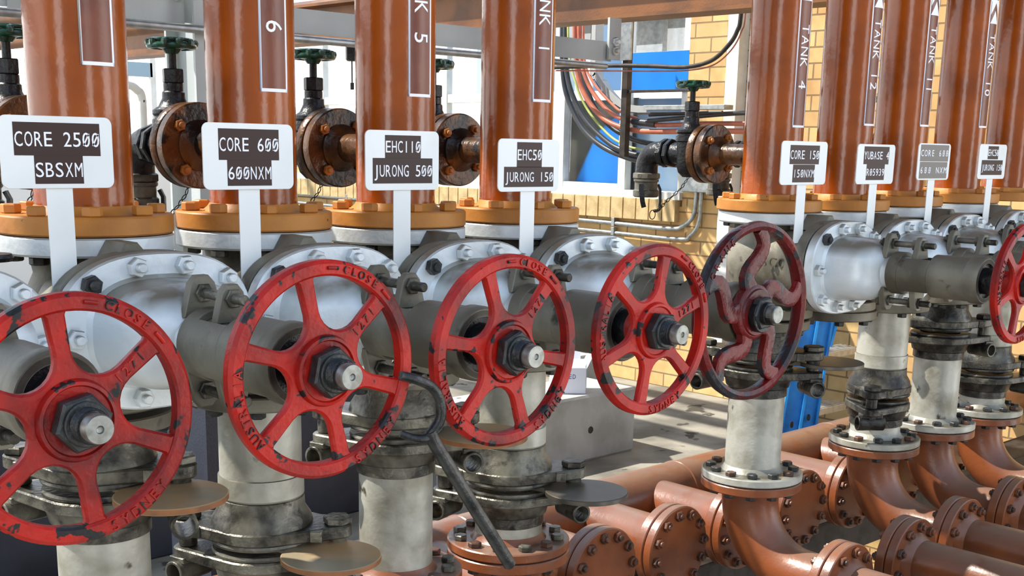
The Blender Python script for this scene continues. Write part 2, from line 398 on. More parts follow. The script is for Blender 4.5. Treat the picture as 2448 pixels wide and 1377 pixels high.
# ------------------------------------------------------------------ risers
ZO = 1.3652        # top face of the ochre flange
T = {'a': .604, 'b': .956, 'c': 1.300, 'd': 1.651, 'e': 2.006, 'f': 3.032, 'g': 3.410, 'h': 3.747, 'i': 4.150, 'j': 4.540}
def riser(t, dz, zlab, word, label, branch=True):
    z0 = ZO+dz
    rt = thing('riser_pipe', (t, DP, z0-.0326), label, 'pipe', 'orange riser pipes over the valve row')
    mb = MB(); mb.sweep([(t, DP, z0-.03), (t, DP, 1.8), (t, DP, 3.3)], .0842, 64); part('pipe', mb, m_riser, rt)
    if t == T['i']:
        mb = MB(); flange(mb, TL(t, DP, 0), .098, .084, 2.035, 2.065); part('pipe_coupling', mb, m_rust, rt)
    mb = MB(); flange(mb, TL(t, DP, 0), .1513, .084, z0-.0326, z0); mb.lathe([(.0835, z0+.016), (.089, z0+.008), (.099, z0), (.08, z0-.003)], TL(t, DP, 0), 48)
    part('weld_flange', mb, m_oflange, rt)
    for k in range(8):
        a = PI/8+k*PI/4+.06
        inst('flange_bolt', N_och, TL(t+.122*math.cos(a), DP+.122*math.sin(a), z0) @ RZ(k*.7), rt)
    if branch:
        z = 1.487; mb = MB(); F_ = FB(t, 0, z)
        mb.lathe([(.031, DP+.075), (.031, 2.272), (.036, 2.278), (.044, 2.288), (.052, 2.294), (.052, 2.298), (.084, 2.298), (.087, 2.301), (.087, 2.322), (.085, 2.325), (.0, 2.325)], F_, 48)
        part('branch_flange', mb, m_rust, rt, 'oily brown branch flange')
        for k in range(4):
            a = PI/4+k*PI/2+.1
            inst('flange_nut', N_rust, FN(t+.063*math.cos(a), 2.298, z+.063*math.sin(a)), rt)
    if word is not None:
        # maroon strip with white border, wrapped round the pipe, reading downwards
        zb = zlab; hh = .415 if t > 2.5 else .45
        def wrap(mb2, rr): cutx(mb2); mb2.v = [Vector((t+(rr+p.z)*math.sin(p.x/.0842), DP-(rr+p.z)*math.cos(p.x/.0842), p.y)) for p in mb2.v]; return mb2
        def strip(x0, x1, y0, y1, th, n=10):
            m2 = MB(); n = max(2, n)
            m2.loft([[(x0+(x1-x0)*k/n, y0, 0), (x0+(x1-x0)*k/n, y0, th), (x0+(x1-x0)*k/n, y1, th), (x0+(x1-x0)*k/n, y1, 0)] for k in range(n+1)]); return m2
        lb = part('tank_label', wrap(strip(-.026, .026, zb, zb+hh, .0006), .0842), m_tankl, rt)
        bd = MB()
        for q in (strip(-.030, -.026, zb-.004, zb+hh, .0012, 2), strip(.026, .030, zb-.004, zb+hh, .0012, 2), strip(-.030, .030, zb-.004, zb+.002, .0012), strip(-.030, .030, zb+hh-.006, zb+hh, .0012)):
            bd.add(q.v, q.f)
        part('label_border', wrap(bd, .0842), m_letter, lb)
        if word:
            cell = .030; n = len(word)
            yc = zb+.098+(n*cell)/2
            # text turned a quarter turn clockwise: reading direction is down, letter tops to the right
            Mt = Matrix(((0, 1, 0, .001), (-1, 0, 0, yc), (0, 0, 1, 0), (0, 0, 0, 1)))
            pos = 0
            for wd in word.split(' '):
                xo = (pos+(len(wd)-1)/2-(n-1)/2)*cell; pos += len(wd)+1
                tx = MB(); mono(tx, wd, cell, .034, Mt @ TL(xo, 0, 0), .0014, slash=False); part('lettering', wrap(tx, .0842), m_letter, lb)
            if t > 2.5:
                tx = MB()
                def tri(pts): m3 = MB(); m3.prism(pts, 0, .0014, ch=.0001); tx.add(m3.v, m3.f)
                for s in range(6):          # arrow head in narrow slices so that it can bend round the pipe
                    a0, a1 = -.024+s*.008, -.016+s*.008
                    h = lambda x: zb+.338+.042*(1-abs(x)/.024)
                    tri([(a0, zb+.338), (a1, zb+.338), (a1, h(a1)+1e-4), (a0, h(a0)+1e-4)])
                    g2 = lambda x: zb+.366+.040*(1-abs(x)/.024)
                    tri([(a0, g2(a0)), (a1, g2(a1)), (a1, zb+.412), (a0, zb+.412)])
                part('arrow', wrap(tx, .0842), m_letter, lb)
    return rt
riser(T['b'], .0037, 1.621, '', 'leftmost orange riser pipe with a blank maroon label strip')
riser(T['c'], .0012, 1.593, 'TANK 6', 'orange riser pipe lettered TANK 6')
riser(T['d'], -.0032, 1.598, 'TANK 5', 'orange riser pipe lettered TANK 5')
riser(T['e'], -.004, 1.601, 'TANK 1', 'orange riser pipe lettered TANK 1, left of the window')
riser(T['f'], -.002, 1.570, 'TANK 4', 'orange riser pipe lettered TANK 4, first to the right of the brick pier')
riser(T['g'], -.006, 1.584, 'TANK 12', 'orange riser pipe lettered TANK 12')
riser(T['h'], .001, 1.590, 'TANK 11', 'orange riser pipe lettered TANK 11', False)
riser(T['i'], .005, 1.596, 'TANK 10', 'orange riser pipe lettered TANK 10')
riser(T['j'], .005, 1.6, None, 'unlettered orange riser pipe cut by the right edge of the picture', False)

# ------------------------------------------------------------------ gate valves
ZA = 1.187
YB = 1.838         # front face of the bonnet flange
def valve_proto(label):
    v = thing('gate_valve', (0, DP, .995), label, 'valve', 'silver gate valves in a row')
    mb = MB(); M = TL(0, DP, 0)
    mb.lathe([(.103, 1.299), (.097, 1.285), (.093, 1.262), (.105, 1.235), (.118, 1.2), (.118, 1.17), (.105, 1.13), (.094, 1.10), (.095, 1.066), (.104, 1.056), (.138, 1.055), (.141, 1.052), (.141, 1.028), (.138, 1.025), (0, 1.025)], M, 56)
    B = FN(0, 0, ZA)
    mb.loft([supel(.118, .092, 2.6, z=-DP+.04), supel(.135, .098, 2.6, z=-DP+.12), supel(.146, .103, 2.6, z=-1.93), supel(.150, .106, 2.6, z=-1.905), supel(.170, .127, 2.5, z=-1.902), supel(.172, .129, 2.5, z=-1.899), supel(.172, .129, 2.5, z=-1.873), supel(.170, .127, 2.5, z=-1.870)], B)
    mb.prism([(-.06, .10), (-.03, .10), (.0, .128), (-.012, .142), (-.034, .142)], -1.96, -1.885, B, .003)
    part('body', mb, m_yoke, v)
    mb = MB(); mb.lathe([(0, 1.331), (.148, 1.331), (.1505, 1.328), (.1505, 1.302), (.147, 1.298), (0, 1.298)], M, 56); part('pipe_flange', mb, m_silver, v)
    mb = MB()
    mb.loft([supel(.168, .125, 2.5, z=-1.8705), supel(.168, .125, 2.5, z=-1.866)], B)
    part('gasket', mb, m_nut, v)
    mb = MB()
    mb.loft([supel(.170, .127, 2.5, z=-1.866), supel(.172, .129, 2.5, z=-1.863), supel(.172, .129, 2.5, z=-YB-.003), supel(.169, .126, 2.5, z=-YB), supel(.130, .094, 2.6, z=-YB), supel(.122, .088, 2.7, z=-YB+.006), supel(.119, .086, 2.8, z=-1.80), supel(.116, .084, 2.8, z=-1.765), supel(.108, .079, 2.7, z=-1.742), supel(.092, .069, 2.4, z=-1.724), supel(.070, .056, 2.2, z=-1.714), supel(.05, .047, 2, z=-1.705), supel(.044, .044, 2, z=-1.69), supel(.044, .044, 2, z=-1.62)], B)
    part('bonnet', mb, m_silver, v)
    for k, (bx, bz) in enumerate(((-.120, .083), (-.041, .107), (.043, .107), (.122, .082), (-.149, 0), (.149, 0), (-.120, -.083), (-.041, -.107), (.041, -.107), (.120, -.083))):
        inst('bonnet_nut', N_blk if k == 0 else N_sil, FN(bx, YB, ZA+bz) @ RZ(k*.4), v, 'blackened nut' if k == 0 else None)
    # yoke tube with a window at top and bottom
    mb = MB(); Y = FN(0, 0, ZA)
    def sh(a0, a1, y0, y1, ro=.057, ri=.045):
        n = 40 if a1-a0 > 6 else 18
        mb.lathe([(ri, -y0), (ro-.002, -y0), (ro, -y0+.002), (ro, -y1-.002), (ro-.002, -y1), (ri, -y1), (ri, -y0)], Y, n, a0, a1)
    sh(0, 2*PI, 1.688, 1.655); sh(R(-50), R(50), 1.656, 1.570); sh(R(130), R(230), 1.656, 1.570); sh(0, 2*PI, 1.571, 1.43)
    mb.lathe([(.0, -1.665), (.046, -1.665), (.046, -1.66), (0, -1.66)], Y, 32)
    mb.lathe([(.057, -1.47), (.061, -1.462), (.061, -1.437), (.057, -1.43), (.046, -1.43)], Y, 40)
    part('yoke', mb, m_yoke, v)
    mb = MB(); mb.cyl(.0165, -1.62, -1.36, Y, 20); mb.cyl(.034, -1.45, -1.385, Y, 28); mb.lathe([(.034, -1.44), (.047, -1.44), (.047, -1.436), (.034, -1.436)], Y, 30)
    part('stem_sleeve', mb, m_black, v)
    for s in (1, -1):
        for y0, wd, top in ((1.716, .034, .104), (1.628, .030, .098)):
            pts = [(-wd, .040), (wd, .040), (wd*.62, top-.012), (wd*.3, top), (-wd*.3, top), (-wd*.62, top-.012)]
            if s < 0: pts = [(x, -y) for x, y in pts][::-1]
            mb = MB(); mb.prism(pts, -y0, -y0+.017, Y, .002); part('gland_lug', mb, m_yoke, v)
        mb = MB(); zz = ZA+s*.077
        mb.cyl(.0082, -1.738, -1.578, FN(0, 0, zz), 14)
        for y0 in (1.724, 1.699, 1.634, 1.611): mb.prism(hexo(.0155), -y0-.006, -y0+.006, FN(0, 0, zz), .0015)
        part('gland_stud', mb, m_grimy, v)
    for k in range(8):
        a = PI/8+k*PI/4+.06
        inst('flange_nut', N_grm, TL(.122*math.cos(a), DP+.122*math.sin(a), 1.297) @ FLIP, v)
    return v
vl = {'a': 'silver gate valve cut by the left edge, farthest left of the row',
      'b': 'silver gate valve under the leftmost riser, beside the white sign at far left',
      'c': 'silver gate valve under the TANK 6 riser', 'd': 'silver gate valve under the TANK 5 riser',
      'e': 'grimy silver gate valve under the TANK 1 riser, carrying the curved spoke wheel',
      'f': 'silver gate valve with lettered body under the TANK 4 riser', 'g': 'silver gate valve under the TANK 12 riser',
      'h': 'silver gate valve under the TANK 11 riser', 'i': 'silver gate valve under the TANK 10 riser, at the right edge'}
DZ = {'b': .0037, 'c': .0012, 'd': -.0032, 'e': -.004, 'f': -.002, 'g': -.006, 'h': .001, 'i': .005}
vp = None; V = {}
for k in 'abcdefghi':
    if vp is None: vp = valve_proto(vl['a']); V[k] = vp; first = k
    else: V[k] = dup(vp, (T[k]+{'f': .01, 'g': -.012}.get(k, 0), DP, .995+DZ.get(k, 0)), vl[k])
V['a'].location.x = T['a']
# raised casting letters on the barrel of one body
mb = MB(); mono(mb, 'SCOA', .026, .026, Matrix(((.2, 0, -1, T['f']+.01-.1400), (-1, 0, -.2, 1.972), (0, 1, 0, 1.195), (0, 0, 0, 1))), .006, slash=False)
part('casting_letters', mb, m_yoke, V['f'])

# ------------------------------------------------------------------ handwheels
def wheel_proto(label):
    h = thing('handwheel', (0, 0, 0), label, 'handwheel', 'red six spoke handwheels')
    M = FN(0, 0, 0); RO, RI = .150, .1285
    mb = MB()
    mb.lathe([(RI, -.018), (RI+.003, -.022), (RO-.005, -.022), (RO, -.017), (RO, -.005), (RO-.005, .0), (RI+.003, 0), (RI, -.003), (RI, -.018)], M, 96)
    hub, hw, rr = .057, .0105, .132
    d = 2*(hub-hw); rho = hub-2*hw; pts = []
    for k in range(6):
        a = R(100)+k*PI/3; ca, sa = math.cos(a), math.sin(a); a2 = a+PI/3; c2, s2 = math.cos(a2), math.sin(a2)
        fl = hw+.006
        pts += [(rr*ca-fl*sa, rr*sa+fl*ca), ((rr-.008)*ca-(hw+.0015)*sa, (rr-.008)*sa+(hw+.0015)*ca)]
        cx, cy = d*math.cos(a+PI/6), d*math.sin(a+PI/6)
        for q in range(9):
            b = a-PI/2+ (-1)*(2*PI/3)*q/8
            pts.append((cx+rho*math.cos(b), cy+rho*math.sin(b)))
        pts += [((rr-.008)*c2+(hw+.0015)*s2, (rr-.008)*s2-(hw+.0015)*c2), (rr*c2+fl*s2, rr*s2-fl*c2)]
    mb.prism(pts, -.018, -.004, M, .003)
    mb.lathe([(.02, -.02), (.05, -.02), (.05, -.004), (.047, .003), (.043, .004), (.041, .001), (.02, .001)], M, 48)
    mb.cyl(.032, -.05, -.01, M, 32)
    part('wheel_casting', mb, m_red, h)
    tx = MB()
    def ring(word, a0, step, r, inward, hgt=.013):
        tx = MB()
        for i, c in enumerate(word):
            a = R(a0+i*step)
            q = MB(); mono(q, c, .013, hgt, I4, .003, slash=False)
            tx.add(q.v, q.f, M @ Matrix.Translation((r*math.cos(a), r*math.sin(a), -.001)) @ RZ(a+(PI/2 if inward else -PI/2)))
        part('raised_lettering', tx, m_red, h)
    ring('AUSTRALIA', 216, -5.4, .1392, False); ring('SYDNEY', -72, 6.2, .1392, True); ring('CLOSE', 73, -5.4, .1392, False, .011)
    for a0, a1 in ((79, 86), (45, 38)):
        ar = MB(); ar.sweep([(.1392*math.cos(R(a0+(a1-a0)*k/6)), .1392*math.sin(R(a0+(a1-a0)*k/6)), .0005) for k in range(7)], .0025, 8, M=M); part('raised_scroll', ar, m_red, h)
    nb = MB()
    for i, c in enumerate('1271'):
        q = MB(); mono(q, c, .012, .012, I4, .0025, slash=False); rd = .070+i*.0125; a = R(41)
        nb.add(q.v, q.f, M @ Matrix.Translation((rd*math.cos(a), rd*math.sin(a), -.005)) @ RZ(a))
    part('raised_number', nb, m_red, h)
    mb = MB(); mb.prism(hexo(.0355, a0=.25), .001, .021, M, .003); mb.tube(.027, .018, .02, .026, M, 32)
    nu = part('hub_nut', mb, m_nut, h)
    mb = MB(); pr = [(.0, .02), (.021, .02)]
    for k in range(4): pr += [(.0215, .026+k*.004), (.0195, .028+k*.004)]
    pr += [(.0195, .042), (.0, .042)]
    mb.lathe(pr, M, 28); part('stem_thread', mb, m_black, h)
    mb = MB(); mb.lathe([(0, .04), (.0175, .04), (.0178, .055), (.0165, .0575), (.005, .0575), (.004, .055), (0, .053)], M, 32)
    part('stem_end', mb, m_stem, h)
    return h
wl = (('red handwheel nearest the viewer, at the left edge of the picture', .590, 1.348, 1.177, -2, None),
      ('red handwheel with the black wheel key hooked on its rim', .941, 1.348, 1.197, 3, None),
      ('red handwheel directly right of the black wheel key', 1.2824, 1.348, 1.189, 8, None),
      ('red straight spoke handwheel overlapping the curved spoke one', 1.6326, 1.348, 1.191, -21, None),
      ('red handwheel cut by the right edge of the picture', 3.042, 1.33, 1.185, -20, None))
W = []
for i, (lb, x, y, z, rot, _) in enumerate(wl):
    o = wheel_proto(lb) if i == 0 else dup(W[0], (0, 0, 0), lb)
    o.location = (x, y, z); o.rotation_euler = (0, -R(rot), 0); W.append(o)

# the larger wheel with five S-shaped spokes
cw = thing('handwheel', (2.006, 1.403, 1.188), 'large dark red handwheel with five S-curved spokes, under the TANK 4 riser', 'handwheel')
M = FN(2.006, 1.403, 1.188); mb = MB()
mb.lathe([(.158, -.022), (.161, -.028), (.174, -.026), (.178, -.014), (.176, -.003), (.168, .0), (.160, -.004), (.158, -.012), (.158, -.022)], M, 96)
sec = [(.012, -.009), (.012, .009), (.008, .012), (-.008, .012), (-.012, .009), (-.012, -.009), (-.008, -.012), (.008, -.012)]
for k in range(5):
    a = R(88+72*k); pa = []
    for q in range(13):
        f_ = q/12; rd = .035+(.164-.035)*f_; off = .026*math.sin(2*PI*f_)*(1 if f_ < .5 else .8)
        pa.append((rd*math.cos(a)-off*math.sin(a), rd*math.sin(a)+off*math.cos(a), -.014+.002*f_))
    mb.sweep(pa, lambda u: 1.15-.25*u, sec=[(y_*.75, x_*1.25) for x_, y_ in sec], M=M, up=(0, 0, 1))
mb.lathe([(.02, -.027), (.050, -.027), (.056, -.022), (.056, -.006), (.052, -.002), (.047, -.001), (.045, .003), (.02, .003)], M, 48)
wc = part('wheel_casting', mb, m_red2, cw)
tx = MB()
for word, a0, st in (('CRANE', 152, -7.2),):
    for i, c in enumerate(word):
        a = R(a0+i*st); q = MB(); mono(q, c, .017, .013, I4, .003, slash=False)
        tx.add(q.v, q.f, M @ Matrix.Translation((.1675*math.cos(a), .1675*math.sin(a), -.002)) @ RZ(a-PI/2))
part('raised_lettering', tx, m_red2, cw)
mb = MB(); mb.prism(hexo(.034, a0=.1), .003, .022, M, .003); part('hub_nut', mb, m_nut, cw)
mb = MB(); mb.cyl(.0225, .02, .032, M, 28); part('stem_thread', mb, m_black, cw)
mb = MB(); mb.cyl(.0175, .03, .05, M, 28); part('stem_end', mb, m_stem, cw)

# black wheel key hooked over the rim
mb = MB()
mb.sweep(smooth_path([(1.112, 1.335, 1.085), (1.126, 1.330, 1.108), (1.124, 1.328, 1.135), (1.106, 1.324, 1.158), (1.080, 1.326, 1.172), (1.055, 1.333, 1.180)]), lambda u: .0085-.0015*u, 14)
mb.sweep(smooth_path([(1.128, 1.333, 1.098), (1.108, 1.335, 1.082), (1.088, 1.342, 1.082), (1.070, 1.352, 1.090)]), lambda u: .009-.0035*u, 14)
mb.sweep([(1.110, 1.335, 1.090), (1.116, 1.333, 1.076), (1.190, 1.329, .966), (1.262, 1.325, .862), (1.268, 1.325, .853), (1.270, 1.325, .851)], lambda u: (.0105 if u < .95 else .0085), 18)
single('wheel_key', mb, m_keyst, 'black iron wheel key with a straight handle, hooked on the second red handwheel', 'tool')

# ------------------------------------------------------------------ signs on posts
def sign(cx, w_, zt, zb, rows, label, tape=None, pw=.042):
    y = 1.9; s = thing('sign_plate', (cx, y, 1.27), label, 'sign', 'white name signs on posts')
    M = FN(cx, y, (zt+zb)/2); h = zt-zb; r = .012
    o = []
    for sx_, sy_, a0 in ((1, 1, 0), (-1, 1, 90), (-1, -1, 180), (1, -1, 270)):
        for q in range(7):
            a = R(a0+15*q); o.append((sx_*(w_/2-r)+r*math.cos(a), sy_*(h/2-r)+r*math.sin(a)))
    mb = MB(); mb.prism(o, -.0015, .0015, M, .0004); part('plate', mb, m_white, s)
    mb = MB(); mb.box(cx-pw/2, cx+pw/2, y+.0015, y+.0035, 1.255, zb+.02, ch=.0004); part('post', mb, m_white, s)
    for txt, tw, yc, hh, th_ in rows:
        mb = MB(); mb.box(-tw/2, tw/2, yc-hh/2, yc+hh/2, .0014, .0019, M, ch=.0001)
        lb = part('label_strip', mb, tape or m_brown, s)
        cell = tw/len(txt); pos = 0
        for wd in txt.split(' '):
            xo = (pos+(len(wd)-1)/2-(len(txt)-1)/2)*cell; pos += len(wd)+1
            mb = MB(); mono(mb, wd, cell, th_, M @ TL(xo, yc, .0019), .0006); part('lettering', mb, m_letter, lb)
sg = [
 (.825, .180, 1.5305, 1.4205, [('CORE 2500', .138, .020, .050, .022), ('SBSXM', .078, -.0265, .043, .022)], 'white sign on a post at far left, two stepped brown label strips', None),
 (1.167, .181, 1.5285, 1.4155, [('CORE 600', .121, .0205, .053, .023), ('600NXM', .089, -.028, .044, .022)], 'white sign on a post in front of the TANK 6 riser', None),
 (1.509, .181, 1.5240, 1.4110, [('EHC110', .088, .026, .043, .022), ('JURONG 500', .147, -.0195, .048, .022)], 'white sign on a post in front of the TANK 5 riser', None),
 (1.851, .181, 1.5140, 1.4050, [('EHC50', .074, .022, .052, .022), ('JURONG 150', .147, -.024, .042, .020)], 'white sign on a post in front of the TANK 1 riser', None),
 (2.888, .218, 1.5270, 1.4120, [('CORE 150', .140, .022, .050, .023), ('150NXM', .104, -.0275, .047, .021)], 'white sign on a post in front of the TANK 4 riser', None),
 (3.257, .206, 1.5245, 1.4115, [('YUBASE 4', .138, .025, .050, .022), ('R05939', .100, -.0225, .045, .020)], 'white sign on a post in front of the TANK 12 riser', None),
 (3.598, .200, 1.5320, 1.4220, [('CORE 600', .176, .026, .050, .019), ('600 NXM', .172, -.0255, .050, .019)], 'white sign almost covered by two grey label strips', m_greytape),
 (3.990, .195, 1.5355, 1.4235, [('EHC50', .074, .029, .042, .021), ('JURONG 150', .150, -.019, .048, .020)], 'white sign on a post in front of the TANK 10 riser, rightmost sign', None)]
for a in sg: sign(a[0], a[1], a[2], a[3], a[4], a[5], a[6])

# ------------------------------------------------------------------ small drain valves behind the risers
def drain_proto(label):
    d = thing('drain_valve', (0, 2.405, 1.40), label, 'valve', 'black drain valves with green wheels')
    z = 1.487
    mb = MB(); A = TL(0, 2.405, 0)
    mb.lathe([(0, 1.415), (.020, 1.416), (.034, 1.43), (.040, 1.45), (.041, 1.52), (.046, 1.524), (.046, 1.538), (.041, 1.541), (.041, 1.545), (.045, 1.55), (.045, 1.557), (.032, 1.566), (.024, 1.582), (.0235, 1.594), (.0205, 1.597), (.0205, 1.612), (.016, 1.615), (0, 1.615)], A, 32)
    mb.cyl(.036, 2.33, 2.36, FB(0, 0, z), 28); mb.cyl(.033, 2.35, 2.47, FB(0, 0, z), 28)
    part('valve_body', mb, m_black, d)
    mb = MB(); mb.prism(hexo(.0225, a0=.2), 1.613, 1.642, A, .002); part('gland_nut', mb, m_black, d)
    mb = MB(); mb.cyl(.0085, 1.64, 1.70, A, 14); part('stem', mb, m_black, d)
    mb = MB()
    mb.lathe([(.009, 1.672), (.013, 1.672), (.020, 1.681), (.040, 1.686), (.040, 1.690), (.018, 1.689), (.011, 1.694), (.009, 1.694)], A, 32)
    mb.torus(.0455, .0062, TL(0, 2.405, 1.687), 40); mb.torus(.0425, .004, TL(0, 2.405, 1.699), 40)
    for k in range(10):
        a = 2*PI*k/10+.15
        mb.add(*knob, TL(.046*math.cos(a), 2.405+.046*math.sin(a), 1.694) @ RZ(a))
    part('green_handwheel', mb, m_green, d)
    # union, elbow and quick coupling behind
    mb = MB(); mb.prism(hexo(.044, 8), -2.512, -2.492, FN(0, 0, z), .003); mb.prism(hexo(.044, 8, .2), -2.486, -2.468, FN(0, 0, z), .003)
    mb.cyl(.03, -2.52, -2.44, FN(0, 0, z), 24)
    part('union_nut', mb, m_black, d)
    mb = MB(); e = [(0, 2.50, z)]+[(0, 2.53+.045*math.sin(a), z-.045*(1-math.cos(a))) for a in [PI/2*k/8 for k in range(9)]]+[(0, 2.575, 1.418)]
    mb.sweep(e, .035, 26); part('elbow', mb, m_black, d)
    E = TL(0, 2.575, 0); mb = MB()
    mb.prism(hexo(.043, 8), 1.405, 1.424, E, .003); mb.lathe([(0, 1.405), (.040, 1.404), (.040, 1.398), (.036, 1.394), (.036, 1.372), (.041, 1.368), (.041, 1.352), (.036, 1.348), (0, 1.348)], E, 28)
    part('coupling', mb, m_grimy, d)
    for s in (-1, 1):
        mb = MB(); mb.sweep([(s*.040, 2.56, 1.388), (s*.046, 2.555, 1.372), (s*.043, 2.55, 1.335), (s*.038, 2.548, 1.318)], 1, sec=[(.004, -.0075), (.004, .0075), (-.004, .0075), (-.004, -.0075)]); part('cam_lever', mb, m_black, d)
    mb = MB()
    P = smooth_path([(.055, 2.44, 1.43), (.06, 2.48, 1.38), (.05, 2.53, 1.335), (.03, 2.545, 1.308), (.012, 2.545, 1.306)], 4)
    for i in range(len(P)-1):
        c = (P[i]+P[i+1])/2; t_ = (P[i+1]-P[i])
        q = t_.to_track_quat('X', 'Z').to_matrix().to_4x4()
        mb.add(*link, Matrix.Translation(c) @ q @ Matrix.Rotation((PI/2)*(i % 2), 4, 'X'))
    part('chain', mb, m_dkst, d)
    mb = MB(); mb.torus(.014, .0014, TL(.002, 2.545, 1.294) @ Matrix.Rotation(PI/2, 4, 'X'), 24, 8); part('pull_ring', mb, m_dkst, d)
    mb = MB(); F_ = FB(0, 0, z); mb.lathe([(0, 2.3265), (.07, 2.3265), (.07, 2.33), (.085, 2.331), (.087, 2.334), (.087, 2.352), (.084, 2.355), (.03, 2.356)], F_, 48)
    part('flange', mb, m_rust, d)
    return d
kb = MB(); kb.lathe([(0, -.009), (.0065, -.007), (.0085, 0), (.0065, .006), (0, .008)], I4, 8); knob = ([tuple(p) for p in kb.v], kb.f)
lk = MB(); lk.sweep([(.0072*math.cos(2*PI*k/14)*1.15, .0042*math.sin(2*PI*k/14), 0) for k in range(14)], .0012, 6, closed=True, up=(0, 0, 1)); link = ([tuple(p) for p in lk.v], lk.f)
dl = {'b': 'black drain valve with green wheel, cut by the left edge', 'c': 'black drain valve with green wheel, left of the TANK 6 riser', 'd': 'black drain valve with green wheel, between the TANK 6 and TANK 5 risers',
      'e': 'black drain valve with green wheel, between the TANK 5 and TANK 1 risers', 'f': 'black drain valve with green wheel and hanging chain, in front of the window',
      'g': 'black drain valve glimpsed between the TANK 4 and TANK 12 risers', 'i': 'black drain valve glimpsed between the TANK 11 and TANK 10 risers'}
D0 = None
for k, lb in dl.items():
    if D0 is None: D0 = drain_proto(lb); D0.location.x = T[k]
    else: dup(D0, (T[k], 2.405, 1.40), lb)

# ------------------------------------------------------------------ outlet columns: spool, line blind, spool, elbow
def hull_lozenge(psi, rc=.108, L=.158, rl=.030, n=10):
    out = []
    th = math.acos((rc-rl)/L)
    for s in (0, 1):
        a = psi+s*PI; cx, cy = L*math.cos(a), L*math.sin(a)
        for q in range(n+1):
            b = a-th+2*th*q/n; out.append((cx+rl*math.cos(b), cy+rl*math.sin(b)))
        for q in range(1, 6):
            b = a+th+(PI-2*th)*q/6; out.append((rc*math.cos(b), rc*math.sin(b)))
    return out
def spool(t, z0, z1, label, top_fl, rp=.0835, ochre=False):
    s = thing('spool_pipe', (t, DP, z0), label, 'pipe', 'silver spool pipes under the valves'); M = TL(t, DP, 0)
    mb = MB(); mb.lathe([(rp-.006, z0), (rp, z0), (rp, z1), (rp-.006, z1)], M, 56)
    part('pipe', mb, m_silverd, s)
    if top_fl:
        mb = MB(); flange(mb, M, .141, rp, .988, 1.0175); part('top_flange', mb, m_yoke, s)
        for k in range(8):
            a = k*PI/4+.2; inst('flange_nut', N_dk, TL(t+.118*math.cos(a), DP+.118*math.sin(a), .988) @ FLIP, s)
        if z1-z0 > .08: mb = MB(); mb.lathe([(rp, z0+.046), (rp+.0035, z0+.045), (rp+.004, z0+.004), (rp+.001, z0)], M, 56); part('weld_collar', mb, m_silverd, s)
    else:
        mb = MB(); flange(mb, M, .1525, rp, .5265, .55); mb.lathe([(rp+.012, .5495), (rp+.006, .556), (rp, .566)], M, 56)
        part('bottom_flange', mb, m_opipe if ochre else m_silverd, s, 'brown-orange flange' if ochre else None)
        for k in range(12):
            a = k*PI/6+.1
            inst('flange_bolt', (N_grm if ochre and k % 3 else N_pip if k % 3 == 0 else N_dk), TL(t+.124*math.cos(a), DP+.124*math.sin(a), .55) @ RZ(k*.5), s)
    return s
